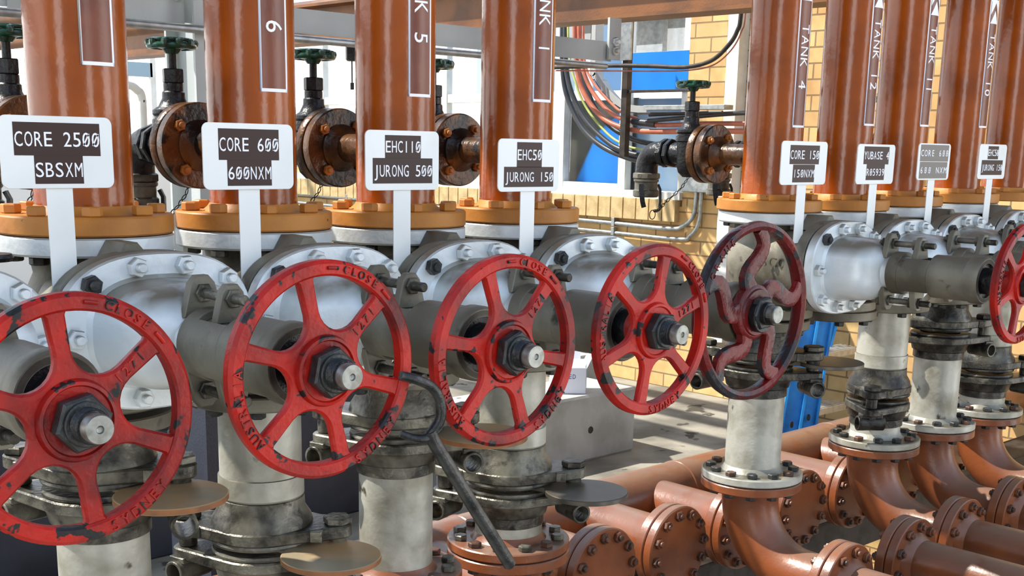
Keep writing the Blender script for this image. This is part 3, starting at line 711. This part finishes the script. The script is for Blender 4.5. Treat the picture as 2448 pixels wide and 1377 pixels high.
def blind(t, zb, psi, dx, dy, label, dark, disc=True):
    mg = m_grimyd if t > 2.5 else m_grimy
    b = thing('line_blind_valve', (t, DP, zb-.10), label, 'line blind', 'line blind valves in the outlet columns'); M = TL(t, DP, 0)
    o = hull_lozenge(psi)
    mb = MB(); mb.prism(o, zb+.016, zb+.042, M, .003); mb.lathe([(.086, zb+.041), (.105, zb+.041), (.101, zb+.056), (.089, zb+.075), (.0875, zb+.098), (.084, zb+.10)], M, 56)
    part('upper_clamp_plate', mb, mg, b)
    mb = MB(); mb.prism(o, zb-.042, zb-.018, M, .003); mb.lathe([(.084, zb-.10), (.0885, zb-.098), (.0885, zb-.074), (.094, zb-.07), (.098, zb-.052), (.105, zb-.041), (.086, zb-.041)], M, 56)
    part('lower_clamp_plate', mb, mg, b)
    mb = MB()
    for z_, r_ in ((zb+.010, .104), (zb-.012, .102)): mb.lathe([(.07, z_-.005), (r_, z_-.005), (r_+.002, z_), (r_, z_+.005), (.07, z_+.005)], M, 56)
    part('seal_ring', mb, mg, b)
    if disc:
        L = math.hypot(dx, dy); a = math.atan2(dy, dx)
        mb = MB(); D = TL(t+dx, DP+dy, 0); md = m_discd if dark else m_disc
        mb.lathe([(0, zb-.006), (.098, zb-.006), (.1, zb-.0045)], D, 56); mb.lathe([(.1, zb+.0045), (.098, zb+.006), (0, zb+.006)], D, 56)
        n = L*.75
        mb.prism([(.07, -.03), (n, -.034), (n, .034), (.07, .03)], zb-.0055, zb+.0055, M @ RZ(a), .001)
        dp = part('blanking_disc', mb, md, b)
        mb = MB(); mb.lathe([(.0998, zb-.0046), (.1, zb-.0046), (.1, zb+.0046), (.0998, zb+.0046)], D, 56); part('disc_edge', mb, m_discr if not dark else md, dp)
    # lug pivots: hexagon head, spacer barrel, cross bolt with square nuts, socket tube
    for s in (0, 1):
        a = psi+s*PI; lx, ly = t+.158*math.cos(a), DP+.158*math.sin(a); K = TL(lx, ly, 0)
        mb = MB(); mb.cyl(.013, zb-.052, zb+.05, K, 16); mb.cyl(.019, zb-.017, zb+.015, K, 20); mb.prism(hexo(.030, a0=a), zb+.042, zb+.058, K, .003); mb.prism(hexo(.022, a0=a), zb-.058, zb-.042, K, .002)
        part('pivot_bolt', mb, mg, b)
        mb = MB(); Q = TL(lx, ly, zb+.029) @ RZ(a+PI/2)
        X = Q @ Matrix.Rotation(PI/2, 4, 'Y') @ TL(0, .033, 0)
        mb.cyl(.008, -.06, .06, X, 12)
        for q in (-.05, .05): mb.box(-.012, .012, -.012, .012, q-.011, q+.011, X, ch=.002)
        part('cross_bolt', mb, mg, b)
        mb = MB(); Xt = TL(lx, ly, zb-.068) @ RZ(a+PI/2+.5*(1-2*s)) @ Matrix.Rotation(PI/2, 4, 'Y')
        mb.tube(.025, .0195, -.045, .045, Xt, 24); mb.box(-.012, .0, -.02, .02, -.035, .035, Xt @ TL(-.02, 0, 0), ch=.002)
        part('socket_tube', mb, mg, b)
    return b
def elbow(t, label, lower=True, y_end=.9):
    e = thing('outlet_elbow', (t, 1.82, .29-.13), label, 'pipe elbow', 'brown outlet elbows'); M = TL(t, DP, 0); ze = .262; rb = .205
    mb = MB()
    path = [(t, DP, .52), (t, DP, ze+rb)]+[(t, DP-rb*(1-math.cos(a)), ze+rb*math.cos(PI/2-a+PI/2)+0) for a in []]
    path = [(t, DP, .515)]+[(t, DP-rb*(1-math.cos(a)), ze+rb-rb*math.sin(a)) for a in [PI/2*k/14 for k in range(15)]]+[(t, 1.80, ze)]
    mb.sweep(path, lambda u: .0875-.012*u, 48, up=(1, 0, 0)); part('bend', mb, m_opipe, e)
    mb = MB(); flange(mb, M, .1525, .08, .497, .523); part('top_flange', mb, m_opipe, e)
    for k in range(12):
        a = k*PI/6+.1; inst('flange_nut', N_dk, TL(t+.124*math.cos(a), DP+.124*math.sin(a), .497) @ FLIP, e)
    end_flange(e, t, 1.80, ze, .135, True)
    return e
def end_flange(e, t, y, z, r, pipe):
    F_ = FN(t, 0, z)
    mb = MB(); flange(mb, F_, r, .05, -y-.002, -y+.028); part('end_flange', mb, m_opipe, e)
    mb = MB(); flange(mb, F_, r, .05, -y+.031, -y+.061); mb.lathe([(.092, -y+.06), (.084, -y+.075), (.073, -y+.088), (.06, -y+.088)], F_, 48); part('companion_flange', mb, m_opipe, e)
    for k in range(10):
        a = k*PI/5+.2; inst('flange_nut', N_pin, FN(t+.110*math.cos(a), y-.061, z+.110*math.sin(a)) @ RZ(k), e)
        inst('flange_nut', N_pin, FB(t-.110*math.cos(a), y+.002, z+.110*math.sin(a)) @ RZ(k), e)
    if pipe:
        mb = MB(); mb.cyl(.073, -y+.07, -.85, F_, 40); part('delivery_pipe', mb, m_opipe, e)

cols = [('b', .880, R(-52), .045, -.185, False, True, 'a tan disc behind the nearest red handwheel'), ('c', .690, R(-47), .042, -.185, False, True, 'a tan disc at the bottom edge'),
        ('d', .880, R(-47), .093, -.185, False, True, 'a brown disc behind the wheel key'), ('e', .690, R(-44), .075, -.190, True, True, 'a dark grey disc over the brown blind flanges'),
        ('f', .882, R(-60), .15, -.150, True, True, 'a dark disc in front of the blue ladder'), ('h', .690, R(203), 0, 0, True, False, 'arms splayed towards the viewer'),
        ('i', .880, R(-40), 0, 0, True, False, 'black clamp plates, under the TANK 10 riser'), ('j', .690, R(-40), 0, 0, True, False, 'black clamp plates, at the right edge')]
where = {'b': 'under the leftmost riser', 'c': 'under the TANK 6 riser', 'd': 'under the TANK 5 riser', 'e': 'under the TANK 1 riser', 'f': 'under the TANK 4 riser', 'h': 'under the TANK 11 riser', 'i': 'under the TANK 10 riser', 'j': 'at the right edge of the picture'}
for k, zb, psi, dx, dy, dark, disc, tx_ in cols:
    t = T[k]; hi = zb > .8; wh_ = where[k]
    spool(t, zb+.10, .9885, ('short' if hi else 'long')+' silver pipe piece above the line blind '+wh_, True)
    blind(t, zb, psi, dx, dy, 'grimy line blind valve with '+tx_, dark, disc)
    spool(t, .5265, zb-.10, ('long' if hi else 'short')+' silver pipe piece below the line blind '+wh_, False, ochre=k in 'cde')
    if k in 'defhij': elbow(t, 'brown-orange bend and flanged pipe '+wh_)
# bottom blank of the one valve that has no column, and its delivery pipe with blanked end
bb = thing('blind_flange', (T['g'], DP, .974), 'grey blind flange closing the valve under the TANK 12 riser', 'flange')
mb = MB(); mb.lathe([(0, .988), (.138, .988), (.141, .991), (.141, 1.015), (.138, 1.0175), (0, 1.0175)], TL(T['g'], DP, 0), 56); part('disc', mb, m_yoke, bb)
for k in range(8): inst('flange_nut', N_dk, TL(T['g']+.118*math.cos(k*PI/4), DP+.118*math.sin(k*PI/4), .988) @ FLIP, bb)
bp_ = thing('delivery_pipe', (T['g'], 1.8, .165), 'brown flanged delivery pipe in front of the blue ladder, without a bend behind it', 'pipe')
end_flange(bp_, T['g'], 1.80, .262, .135, True)

bp2 = thing('delivery_pipe', (2.70, 1.8, .06), 'brown flange top just showing at the bottom edge, below the TANK 4 outlet bend', 'pipe')
end_flange(bp2, 2.70, 1.80, .195, .135, True)
# header with bolted blind stubs
hd = thing('header_pipe', (2.0, 2.62, .22), 'brown-orange header pipe running behind the row of blind flanges', 'pipe')
mb = MB(); mb.cyl(.098, 1.4, 6.04, FX(0, 2.62, .32), 48); part('pipe', mb, m_opipe, hd)
for x in (2.3, 3.32, 4.3):
    mb = MB(); mb.lathe([(.0975, -.006), (.101, -.002), (.101, .002), (.0975, .006)], FX(x, 2.62, .32), 48); part('weld_seam', mb, m_opipe, hd)
def stub(x, label, first=None):
    s = thing('blind_flange', (x, 2.2, .172), label, 'blind flange', 'blind flanged stubs on the header')
    F_ = FN(x, 0, .308)
    mb = MB(); mb.lathe([(0, -2.2), (.132, -2.2), (.136, -2.204), (.136, -2.228), (.133, -2.231), (0, -2.231)], F_, 56); part('blank_disc', mb, m_opipe, s)
    for k in range(12):
        a = k*PI/6+.13; inst('flange_nut', N_pin, FN(x+.112*math.cos(a), 2.2, .308+.112*math.sin(a)) @ RZ(k), s)
    return s
for x in (2.153, 2.487, 2.82, 3.155, 3.49, 3.83, 4.17, 4.52):
    mb = MB(); mb.lathe([(.0, -2.234), (.133, -2.234), (.136, -2.237), (.136, -2.262), (.133, -2.265), (.10, -2.266), (.09, -2.285), (.0835, -2.30), (.0835, -2.62), (0, -2.62)], FN(x, 0, .308), 56); part('stub_pipe', mb, m_opipe, hd)
s0 = stub(2.487, 'bolted brown blind flange, left of the pair between the columns')
for x, lb in ((2.153, 'bolted brown blind flange half hidden behind the TANK 1 column'), (2.82, 'bolted brown blind flange, right of the pair between the columns'), (3.155, 'bolted brown blind flange behind the TANK 4 outlet bend'), (3.49, 'dark bolted blind flange just right of the TANK 4 outlet bend'), (3.83, 'bolted brown blind flange behind the TANK 11 outlet bend'), (4.17, 'bolted brown blind flange behind the TANK 10 outlet bend'), (4.52, 'bolted brown blind flange farthest right')):
    dup(s0, (x, 2.2, .172), lb)
mb = MB(); mb.box(1.2, 6.04, 2.30, 2.36, .02, .17, ch=.003); mb.box(1.2, 6.04, 2.28, 2.44, .17, .185, ch=.003)
single('support_beam', mb, m_dkst, 'black steel channel carrying the header pipe near the ground', 'beam')

# small bleed valve and tag at the far left
bv = thing('bleed_valve', (.742, 1.98, 1.20), 'small black bleed valve below the flange at the left edge', 'valve')
A = TL(.742, 1.98, 0); mb = MB(); mb.lathe([(0, 1.19), (.02, 1.195), (.022, 1.225), (.014, 1.235), (.016, 1.262), (.008, 1.268), (.0055, 1.275), (.0055, 1.31), (0, 1.31)], A, 20); part('valve_body', mb, m_black, bv)
mb = MB(); mb.lathe([(0, 1.304), (.03, 1.304), (.033, 1.31), (.03, 1.316), (0, 1.316)], A, 24); part('wheel', mb, m_black, bv)
mb = MB(); mb.cyl(.012, .742, .83, FX(0, 1.98, 1.215), 14); part('inlet_pipe', mb, m_black, bv)
tg = MB(); tg.prism([(0, 0), (.022, 0), (.026, .006), (.026, .032), (0, .034)], 0, .0012, FN(.764, 1.93, 1.222), .0002)
single('name_tag', tg, m_white, 'small white tag beside the bleed valve at the left edge', 'tag')

# ------------------------------------------------------------------ behind the row: low dark wall, carton, ladder
mb = MB(); mb.prism([(3.30, 3.92), (4.60, 3.92), (4.60, 4.30), (3.30, 4.30)], -.001, .33, ch=.012)
single('concrete_plinth', mb, m_conc, 'low grey concrete plinth under the window, right of the columns', 'plinth')
mb = MB(); mb.cyl(.018, -3.925, -3.915, FN(4.28, 0, .155), 14, ch=.004)
single('drain_hole', mb, m_dkst, 'dark rusty drain hole in the face of the concrete plinth', 'drain')
mb = MB(); mb.prism([(-2, 3.95), (3.295, 3.95), (3.295, 4.25), (-2, 4.25)], -.001, .56, ch=.008)  # left stretch of the plinth, built apart in a darker colour
single('low_dark_wall', mb, m_dark, 'low dark slate coloured wall behind the columns at left', 'low wall')
mb = MB(); mb.box(4.60, 4.77, 4.32, 4.46, -.001, .43, ch=.006)
single('concrete_post', mb, m_conc, 'short grey concrete post behind the concrete plinth', 'post')
ct = thing('carton', (4.255, 4.06, .33), 'open white light bulb carton on the concrete plinth', 'box'); K = TL(4.255, 4.06, .331) @ RZ(R(-38))
def wall4(mb, w_, h_, th, M):
    mb.box(-w_/2, w_/2, -w_/2, -w_/2+th, 0, h_, M, ch=.0003); mb.box(-w_/2, w_/2, w_/2-th, w_/2, 0, h_, M, ch=.0003)
    mb.box(-w_/2, -w_/2+th, -w_/2, w_/2, 0, h_, M, ch=.0003); mb.box(w_/2-th, w_/2, -w_/2, w_/2, 0, h_, M, ch=.0003); mb.box(-w_/2, w_/2, -w_/2, w_/2, 0, th, M, ch=.0003)
mb = MB(); wall4(mb, .16, .125, .003, K); part('box_body', mb, m_box, ct)
for (ox, oy, a, tl) in ((0, -.08, 0, 30), (.08, 0, 90, 115), (0, .08, 180, 105), (-.08, 0, -90, 20)):
    mb = MB(); mb.box(-.073, .073, 0, .07, 0, .0025, K @ TL(ox, oy, .125) @ RZ(R(a)) @ Matrix.Rotation(R(tl), 4, 'X'), ch=.0002); part('flap', mb, m_box, ct)
mb = MB(); mono(mb, 'LED', .019, .022, K @ FN(0, -.0802, .085), .0006, False); part('lettering', mb, m_ink, ct)
mb = MB(); mono(mb, 'LITE', .016, .018, K @ FX(.0802, .02, .085), .0006, False); part('side_lettering', mb, m_ink, ct)

ld = thing('step_ladder', (5.2, 3.4, -.8), 'blue fibreglass step ladder with aluminium treads, standing against the brick wall', 'ladder')
def stile(p0, p1, w_=.105, th=.028):
    mb = MB(); mb.sweep([p0, p1], 1, sec=[(-w_/2, -th/2), (w_/2, -th/2), (w_/2, th/2), (w_/2-.012, th/2), (w_/2-.012, -th/2+.006), (-w_/2+.012, -th/2+.006), (-w_/2+.012, th/2), (-w_/2, th/2)], up=(.74, -.67, 0)); return mb
def lad(x, y, z): return (x, y, z)
sides = (((5.33, 3.40, .80), (4.90, 3.30, -.80)), ((5.53, 3.44, .80), (5.13, 3.34, -.80)), ((5.80, 3.55, .80), (5.50, 3.70, -.80)))
for a, b_ in sides: part('stile', stile(a, b_), m_ladder, ld)
for z in (.47, .17, -.13, -.43):
    f_ = (.8-z)/1.6; x = 5.56-.40*f_; mb = MB()
    mb.box(x-.02, x+.40, 3.44, 3.57, z-.035, z, ch=.003)
    for q in range(4): mb.box(x-.02, x+.40, 3.45+q*.03, 3.46+q*.03, z, z+.004, ch=.001)
    part('tread', mb, m_alu, ld)
for a, b_ in sides[:2]:
    for f_ in (.40, .49, .78, .87):
        p = Vector(a).lerp(Vector(b_), f_)
        mb = MB(); mb.loft([supel(.008, .017, 3, 20, z=.010), supel(.008, .017, 3, 20, z=.0165)], TL(p.x, p.y, p.z) @ RZ(R(-42)) @ FN(0, 0, 0)); part('rung_slot', mb, m_dkst, ld)
mb = MB(); mb.box(5.72, 6.0, 3.9, 3.93, -.8, 1.0); single('blue_board', mb, m_blued, 'dark navy board standing behind the blue step ladder', 'board')

# ------------------------------------------------------------------ window contents, cables, conduits
YZ = Matrix(((0, 0, 1, 0), (1, 0, 0, 0), (0, 1, 0, 0), (0, 0, 0, 1)))
mb = MB(); mb.box(WX+.002, WX+.019, 4.843, 5.36, 1.845, 2.085, ch=.001); part('blue_panel', mb, m_blue, win, 'bright blue panel')
mb = MB(); mb.prism([(5.40, 1.24), (5.885, 1.24), (5.68, 1.60), (5.40, 1.78)], WX+.12, WX+.135, YZ, ch=.001); part('slanted_panel', mb, m_blue, win, 'slanted bright blue panel')
mb = MB(); mb.box(WX+.16, WX+.175, 5.36, 5.99, 1.22, 1.82, ch=.001); part('backing_board', mb, m_glassdark, win, 'dusty grey board')
mb = MB(); mb.box(WX+.12, WX+.135, 4.86, 5.335, 1.235, 1.81, ch=.001); part('pane_reflection', mb, m_bluegrey, win, 'board coloured as the hazy blue reflection in the pane')  # blue haze and reflection of the glass put into a board's colour
mb = MB(); mb.box(WX+.12, WX+.135, 5.40, 5.75, 1.85, 2.28, ch=.001); part('pane_reflection', mb, m_bluegrey, win, 'board coloured as the hazy blue reflection in the pane')  # reflection in the upper pane, likewise coloured onto a board
mb = MB(); mb.box(WX+.30, WX+.31, 6.05, 7.10, 1.86, 2.25, ch=.001); part('blind', mb, m_shedb, win, 'pale blue blind')
mb = MB(); mb.prism([(6.05, 1.25), (7.10, 1.25), (7.10, 1.79), (6.95, 1.79), (6.70, 1.66)], WX+.30, WX+.31, YZ, ch=.001); part('sloping_cover', mb, m_greyp, win, 'grey sloping cover')
mb = MB(); mb.cyl(.24, 2.15, 2.62, TL(8.2, 6.85, 0), 40); single('steel_drum', mb, m_galv, 'shiny steel drum seen above the bright blue panel', 'drum')
mb = MB(); mb.box(7.2, 10, 5.2, 9.4, 2.62, 2.72); single('canopy', mb, m_dkst, 'dark canopy roof over the steel drum behind the window', 'roof')

CB = [('k', 'outermost black cable at the bottom of the cable bend', m_cblk, .017, [(5.6, 5.479, 2.6), (5.6, 5.479, 2.227), (5.6, 5.47, 2.005), (5.6, 5.438, 1.842), (5.6, 5.361, 1.704), (5.6, 5.257, 1.591), (5.6, 5.114, 1.506), (5.6, 4.943, 1.452), (5.6, 4.778, 1.427), (5.6, 4.3, 1.40)]),
      ('k', 'second black cable from the bottom of the cable bend', m_cblk, .0155, [(5.58, 5.436, 2.6), (5.58, 5.436, 2.225), (5.58, 5.423, 2.003), (5.58, 5.381, 1.853), (5.58, 5.298, 1.723), (5.58, 5.188, 1.617), (5.58, 5.03, 1.52), (5.58, 4.912, 1.482), (5.58, 4.78, 1.458), (5.58, 4.3, 1.44)]),
      ('k', 'uppermost black cable of the cable bend, beside the orange cables', m_cblk, .0155, [(5.62, 5.355, 2.6), (5.62, 5.355, 2.223), (5.62, 5.34, 2.002), (5.62, 5.285, 1.865), (5.62, 5.21, 1.74), (5.62, 5.10, 1.644), (5.62, 4.98, 1.582), (5.62, 4.78, 1.53), (5.62, 4.3, 1.50)]),
      ('y', 'yellow-green cable among the black ones in the cable bend', m_cyel, .0072, [(5.57, 5.40, 2.6), (5.57, 5.404, 2.223), (5.57, 5.373, 2.002), (5.57, 5.322, 1.877), (5.57, 5.265, 1.778), (5.57, 5.174, 1.678), (5.57, 5.033, 1.571), (5.57, 4.914, 1.52), (5.57, 4.768, 1.492), (5.57, 4.3, 1.47)]),
      ('o', 'lowest orange cable of the cable bend', m_cor, .0155, [(5.55, 5.328, 2.6), (5.55, 5.328, 2.243), (5.55, 5.307, 2.012), (5.55, 5.27, 1.876), (5.55, 5.177, 1.752), (5.55, 5.037, 1.654), (5.55, 4.853, 1.606), (5.55, 4.661, 1.595), (5.55, 4.301, 1.600), (5.55, 3.95, 1.60)]),
      ('o', 'middle orange cable of the cable bend', m_cor, .013, [(5.55, 5.293, 2.6), (5.55, 5.293, 2.242), (5.55, 5.269, 2.023), (5.55, 5.219, 1.899), (5.55, 5.128, 1.788), (5.55, 4.989, 1.69), (5.55, 4.79, 1.642), (5.55, 4.602, 1.632), (5.55, 4.303, 1.640), (5.55, 3.95, 1.64)]),
      ('o', 'thin topmost orange cable of the cable bend', m_cor, .008, [(5.55, 5.259, 2.6), (5.55, 5.259, 2.24), (5.55, 5.234, 1.997), (5.55, 5.167, 1.886), (5.55, 5.061, 1.794), (5.55, 4.923, 1.702), (5.55, 4.80, 1.668)])]
for k, lb, m, r, P in CB:
    mb = MB(); mb.sweep(smooth_path(P, 7), r, 14); single('cable', mb, m, lb, 'cable', 'cables bending in front of the window')
mb = MB(); mb.sweep([(5.55, 4.83, 1.652), (5.55, 4.66, 1.637)], .021, 16); single('cable_sleeve', mb, m_cblk, 'black sleeve around the middle orange cable', 'sleeve')
for i, P in enumerate(([(5.53, 4.70, 1.655), (5.53, 4.5, 1.668), (5.55, 4.2, 1.69), (5.55, 3.95, 1.70)], [(5.56, 4.72, 1.688), (5.56, 4.5, 1.694), (5.56, 4.2, 1.70)])):
    mb = MB(); mb.sweep(smooth_path(P), .013-.003*i, 12); single('cable', mb, m_cblk, ('thicker', 'thinner')[i]+' black lead running right from the black sleeve', 'cable', 'black leads')
mb = MB(); mb.sweep(smooth_path([(5.7, 5.26, 2.5), (5.7, 5.256, 1.979), (5.7, 5.226, 1.917), (5.7, 5.153, 1.841), (5.7, 5.048, 1.767), (5.7, 4.946, 1.729), (5.7, 4.816, 1.721)]), 1, sec=[(-.003, -.05), (.003, -.05), (.003, .05), (-.003, .05)], up=(1, 0, 0))
P = smooth_path([(5.7, 5.26, 2.5), (5.7, 5.256, 1.979), (5.7, 5.226, 1.917), (5.7, 5.153, 1.841), (5.7, 5.048, 1.767), (5.7, 4.946, 1.729), (5.7, 4.816, 1.721)])
mb = MB(); mb.sweep(P, 1, sec=[(-.055, -.022), (.055, -.022), (.055, -.018), (-.055, -.018)], up=(1, 0, 0)); mb.sweep(P, 1, sec=[(-.055, -.022), (-.052, -.022), (-.052, .022), (-.055, .022)], up=(1, 0, 0))
single('cable_tray', mb, m_greyp, 'grey curved cable tray sweeping down in front of the window', 'cable tray')
rk = thing('cable_bracket', (5.5, 4.85, 1.5), 'rusty steel bracket frame holding the cables in front of the brick pier', 'bracket')
for nm, a in (('upright', (5.48, 5.52, 4.83, 4.87, 1.45, 2.3)), ('crossbar', (5.49, 5.51, 4.36, 4.86, 1.81, 1.825)), ('crossbar', (5.49, 5.51, 3.95, 4.75, 1.69, 1.70))):
    mb = MB(); mb.box(*a); part(nm, mb, m_dkst, rk)
mb = MB(); mb.box(5.465, 5.479, 4.80, 4.885, 1.99, 2.3); part('channel', mb, m_galv, rk)
mb = MB(); mb.box(5.44, 5.52, 4.10, 4.665, 1.712, 1.736); part('shelf', mb, m_galv, rk)
mb = MB(); mb.box(5.50, 5.54, 4.36, 4.40, 1.45, 1.71); mb.box(5.50, 5.54, 4.40, 4.44, 1.45, 1.5); part('shelf_leg', mb, m_dkst, rk)
mb = MB(); mb.box(WX-.09, WX-.001, 4.41, 4.495, .35, 3.2, ch=.006); single('downpipe', mb, m_whitep, 'white rectangular downpipe on the brick pier beside the TANK 4 riser', 'downpipe')
for lb, P, r in (('upper', [(6.02, 9.4, 1.06), (6.02, 5.762, 1.025), (6.02, 4.95, 1.012), (6.02, 4.80, 1.035), (6.02, 4.725, 1.10), (6.02, 4.71, 1.193), (6.02, 4.71, 1.25)], .0135), ('lower', [(6.02, 9.4, .985), (6.02, 5.76, .962), (6.02, 4.87, .952), (6.02, 4.74, .98), (6.02, 4.68, 1.06), (6.02, 4.672, 1.195), (6.02, 4.672, 1.25)], .012)):
    cz = thing('conduit', (6.02, 4.7, P[1][2]), lb+' galvanised conduit along the brick wall below the window sill', 'conduit', 'galvanised conduits on the brick wall')
    mb = MB(); mb.sweep(smooth_path(P), r, 14); part('tube', mb, m_galv, cz)
    for yy in (5.37, 8.3):
        zz = P[0][2]+(P[1][2]-P[0][2])*(9.4-yy)/(9.4-P[1][1]); mb = MB(); mb.box(6.004, 6.036, yy-.012, yy+.012, zz-.02, zz+.034); part('clip', mb, m_galv, cz)
mb = MB(); mb.box(5.99, 6.05, 4.60, 4.80, 1.245, 1.40, ch=.004); single('junction_box', mb, m_galv, 'grey junction box above the two conduits on the brick pier', 'box')

# steelwork behind the risers: beam, column, services
bm_ = thing('steel_beam', (0, 3.0, 1.79), 'light grey steel beam running behind the risers', 'beam')
mb = MB(); mb.prism([(0, 1.795), (.008, 1.795), (.008, 1.853), (.06, 1.853), (.06, 1.861), (0, 1.861)], -2.0, 3.315, Matrix(((0, 0, 1, 0), (1, 0, 0, 3.0), (0, 1, 0, 0), (0, 0, 0, 1))), ch=.001); part('channel', mb, m_greyp, bm_)
mb = MB(); mb.box(3.285, 3.345, 2.985, 2.995, 1.80, 1.94); part('end_plate', mb, m_greyp, bm_)
mb = MB(); mb.box(1.20, 1.655, 2.99, 2.998, 1.78, 1.99); part('splice_plate', mb, m_greyp, bm_)
for x, z in ((1.595, 1.865), (1.635, 1.862), (3.315, 1.83), (3.315, 1.86)): inst('bolt', N_sil, FN(x, 2.99, z), bm_)
cl = thing('steel_column', (1.69, 3.0, 0), 'light grey steel column left of the TANK 6 riser', 'column')
mb = MB(); mb.box(1.655, 1.735, 2.94, 2.95, .97, 3.4); mb.box(1.690, 1.70, 2.95, 3.09, .97, 3.4); mb.box(1.655, 1.735, 3.09, 3.10, .97, 3.4); part('section', mb, m_greyp, cl)
mb = MB(); mb.box(1.63, 1.76, 2.91, 3.13, 0, .98, ch=.006); part('pedestal', mb, m_dark, cl, 'dark slate painted pedestal')
mb = MB(); mb.sweep([(-2, 2.92, 1.775), (1.5, 2.92, 1.774), (2.135, 2.92, 1.772), (3.20, 2.92, 1.770)], .0105, 14); single('conduit', mb, m_galv, 'grey conduit clipped under the light grey steel beam', 'conduit')
mb = MB(); mb.sweep(smooth_path([(5.4, 5.35, 1.962), (5.4, 4.889, 1.958), (5.4, 4.576, 1.946), (5.4, 4.34, 1.934), (5.4, 4.172, 1.962), (5.4, 4.068, 2.032), (5.4, 4.014, 2.103), (5.4, 3.995, 2.205), (5.4, 3.99, 2.7)]), .0115, 14); single('conduit', mb, m_dkst, 'weathered conduit curving up across the brick pier', 'conduit')
mb = MB(); mb.sweep(smooth_path([(5.42, 5.35, 1.945), (5.42, 4.889, 1.930), (5.42, 4.576, 1.920), (5.42, 4.34, 1.918), (5.42, 4.172, 1.940), (5.42, 4.060, 2.012), (5.42, 4.000, 2.103), (5.42, 3.980, 2.205), (5.42, 3.975, 2.7)]), .004, 8); single('cable', mb, m_cor, 'thin orange wire tied under the weathered curving conduit', 'wire')
ob = thing('overhead_beam', (3.945, 5.5, 2.013), 'orange painted steel beam overhead, crossing behind the risers', 'beam')
mb = MB(); mb.prism([(-.075, 0), (.075, 0), (.075, .014), (.006, .018), (.006, .18), (.075, .184), (.075, .198), (-.075, .198), (-.075, .184), (-.006, .18), (-.006, .018), (-.075, .014)], -9.4, -2.32, FN(3.945, 0, 2.013), ch=.001); part('section', mb, m_beam, ob)
for i, (x, z, y0, y1) in enumerate(((4.30, 2.22, 2.4, 9.2), (4.62, 2.26, 2.4, 9.2), (2.5, 1.945, 4.3, 9.0), (2.2, 1.99, 4.1, 9.0))):
    mb = MB(); mb.cyl((.084, .084, .032, .038)[i], -y1, -y0, FN(x, 0, z), 36)
    single('overhead_pipe', mb, m_beam, ('orange overhead pipe just behind the orange steel beam', 'farther orange overhead pipe beyond the orange steel beam', 'lower orange overhead pipe between the two leftmost risers', 'upper orange overhead pipe between the two leftmost risers')[i], 'pipe', 'orange overhead pipes')
mb = MB(); mb.sweep(smooth_path([(1.90, 4.0, 1.678), (1.99, 4.0, 1.676), (2.025, 4.0, 1.660), (2.043, 4.0, 1.626), (2.043, 4.0, 1.45), (2.043, 4.0, 0.0)]), .014, 14); single('bent_conduit', mb, m_whitep, 'white bent pipe seen between the two leftmost risers', 'pipe')

# walkway deck overhead, added out of view to keep sun off the valves
dk = thing('added_sunshade', (2, 2.7, 3.35), 'unseen added walkway deck above the valve row, out of the picture', 'sunshade')
mb = MB(); mb.box(-3, 9, 1.2, 3.15, 3.35, 3.40); part('deck', mb, m_dkst, dk)
mb = MB(); mb.box(-3, 9, 3.1, 3.15, 3.15, 3.35); part('edge_beam', mb, m_greyp, dk)
# far white building across the yard
sh_ = thing('white_enclosure', (2, 10.2, 0), 'white walled and posted enclosure across the yard, far behind the risers at left', 'fence')
mb = MB(); mb.box(-6, 6.0, 10.2, 10.6, 0, 1.28); part('parapet', mb, m_shed, sh_)
for x in (3.2, 3.9, 4.6, 5.3, 5.9):
    mb = MB(); mb.box(x, x+.05, 10.2, 10.25, 1.27, 3.4); part('post', mb, m_whitep, sh_)
mb = MB(); mb.box(-6, 6.0, 10.2, 10.26, 3.4, 3.46); part('top_rail', mb, m_whitep, sh_)
mb = MB(); mb.box(5.0, 5.32, 10.20, 10.24, 2.02, 2.14); part('vent_panel', mb, m_shedb, sh_)
mb = MB(); mb.box(4.62, 5.31, 10.21, 10.24, 2.5, 2.54); part('mid_rail', mb, m_whitep, sh_)
hk = thing('hanging_hoist', (4.37, 6.0, 1.75), 'small dark hoist hanging left of the TANK 5 riser', 'hoist')
mb = MB(); mb.prism(hexo(.045, 8), 1.96, 2.08, TL(4.40, 6.0, 0), .01); part('block', mb, m_black, hk)
mb = MB(); mb.cyl(.004, 1.83, 1.97, TL(4.39, 6.0, 0), 10); mb.prism(hexo(.012, 6), 1.80, 1.84, TL(4.39, 6.0, 0), .002); part('chain', mb, m_black, hk)
mb = MB(); mb.cyl(.006, 2.07, 3.3, TL(4.40, 6.0, 0), 10); part('hanger', mb, m_black, hk)
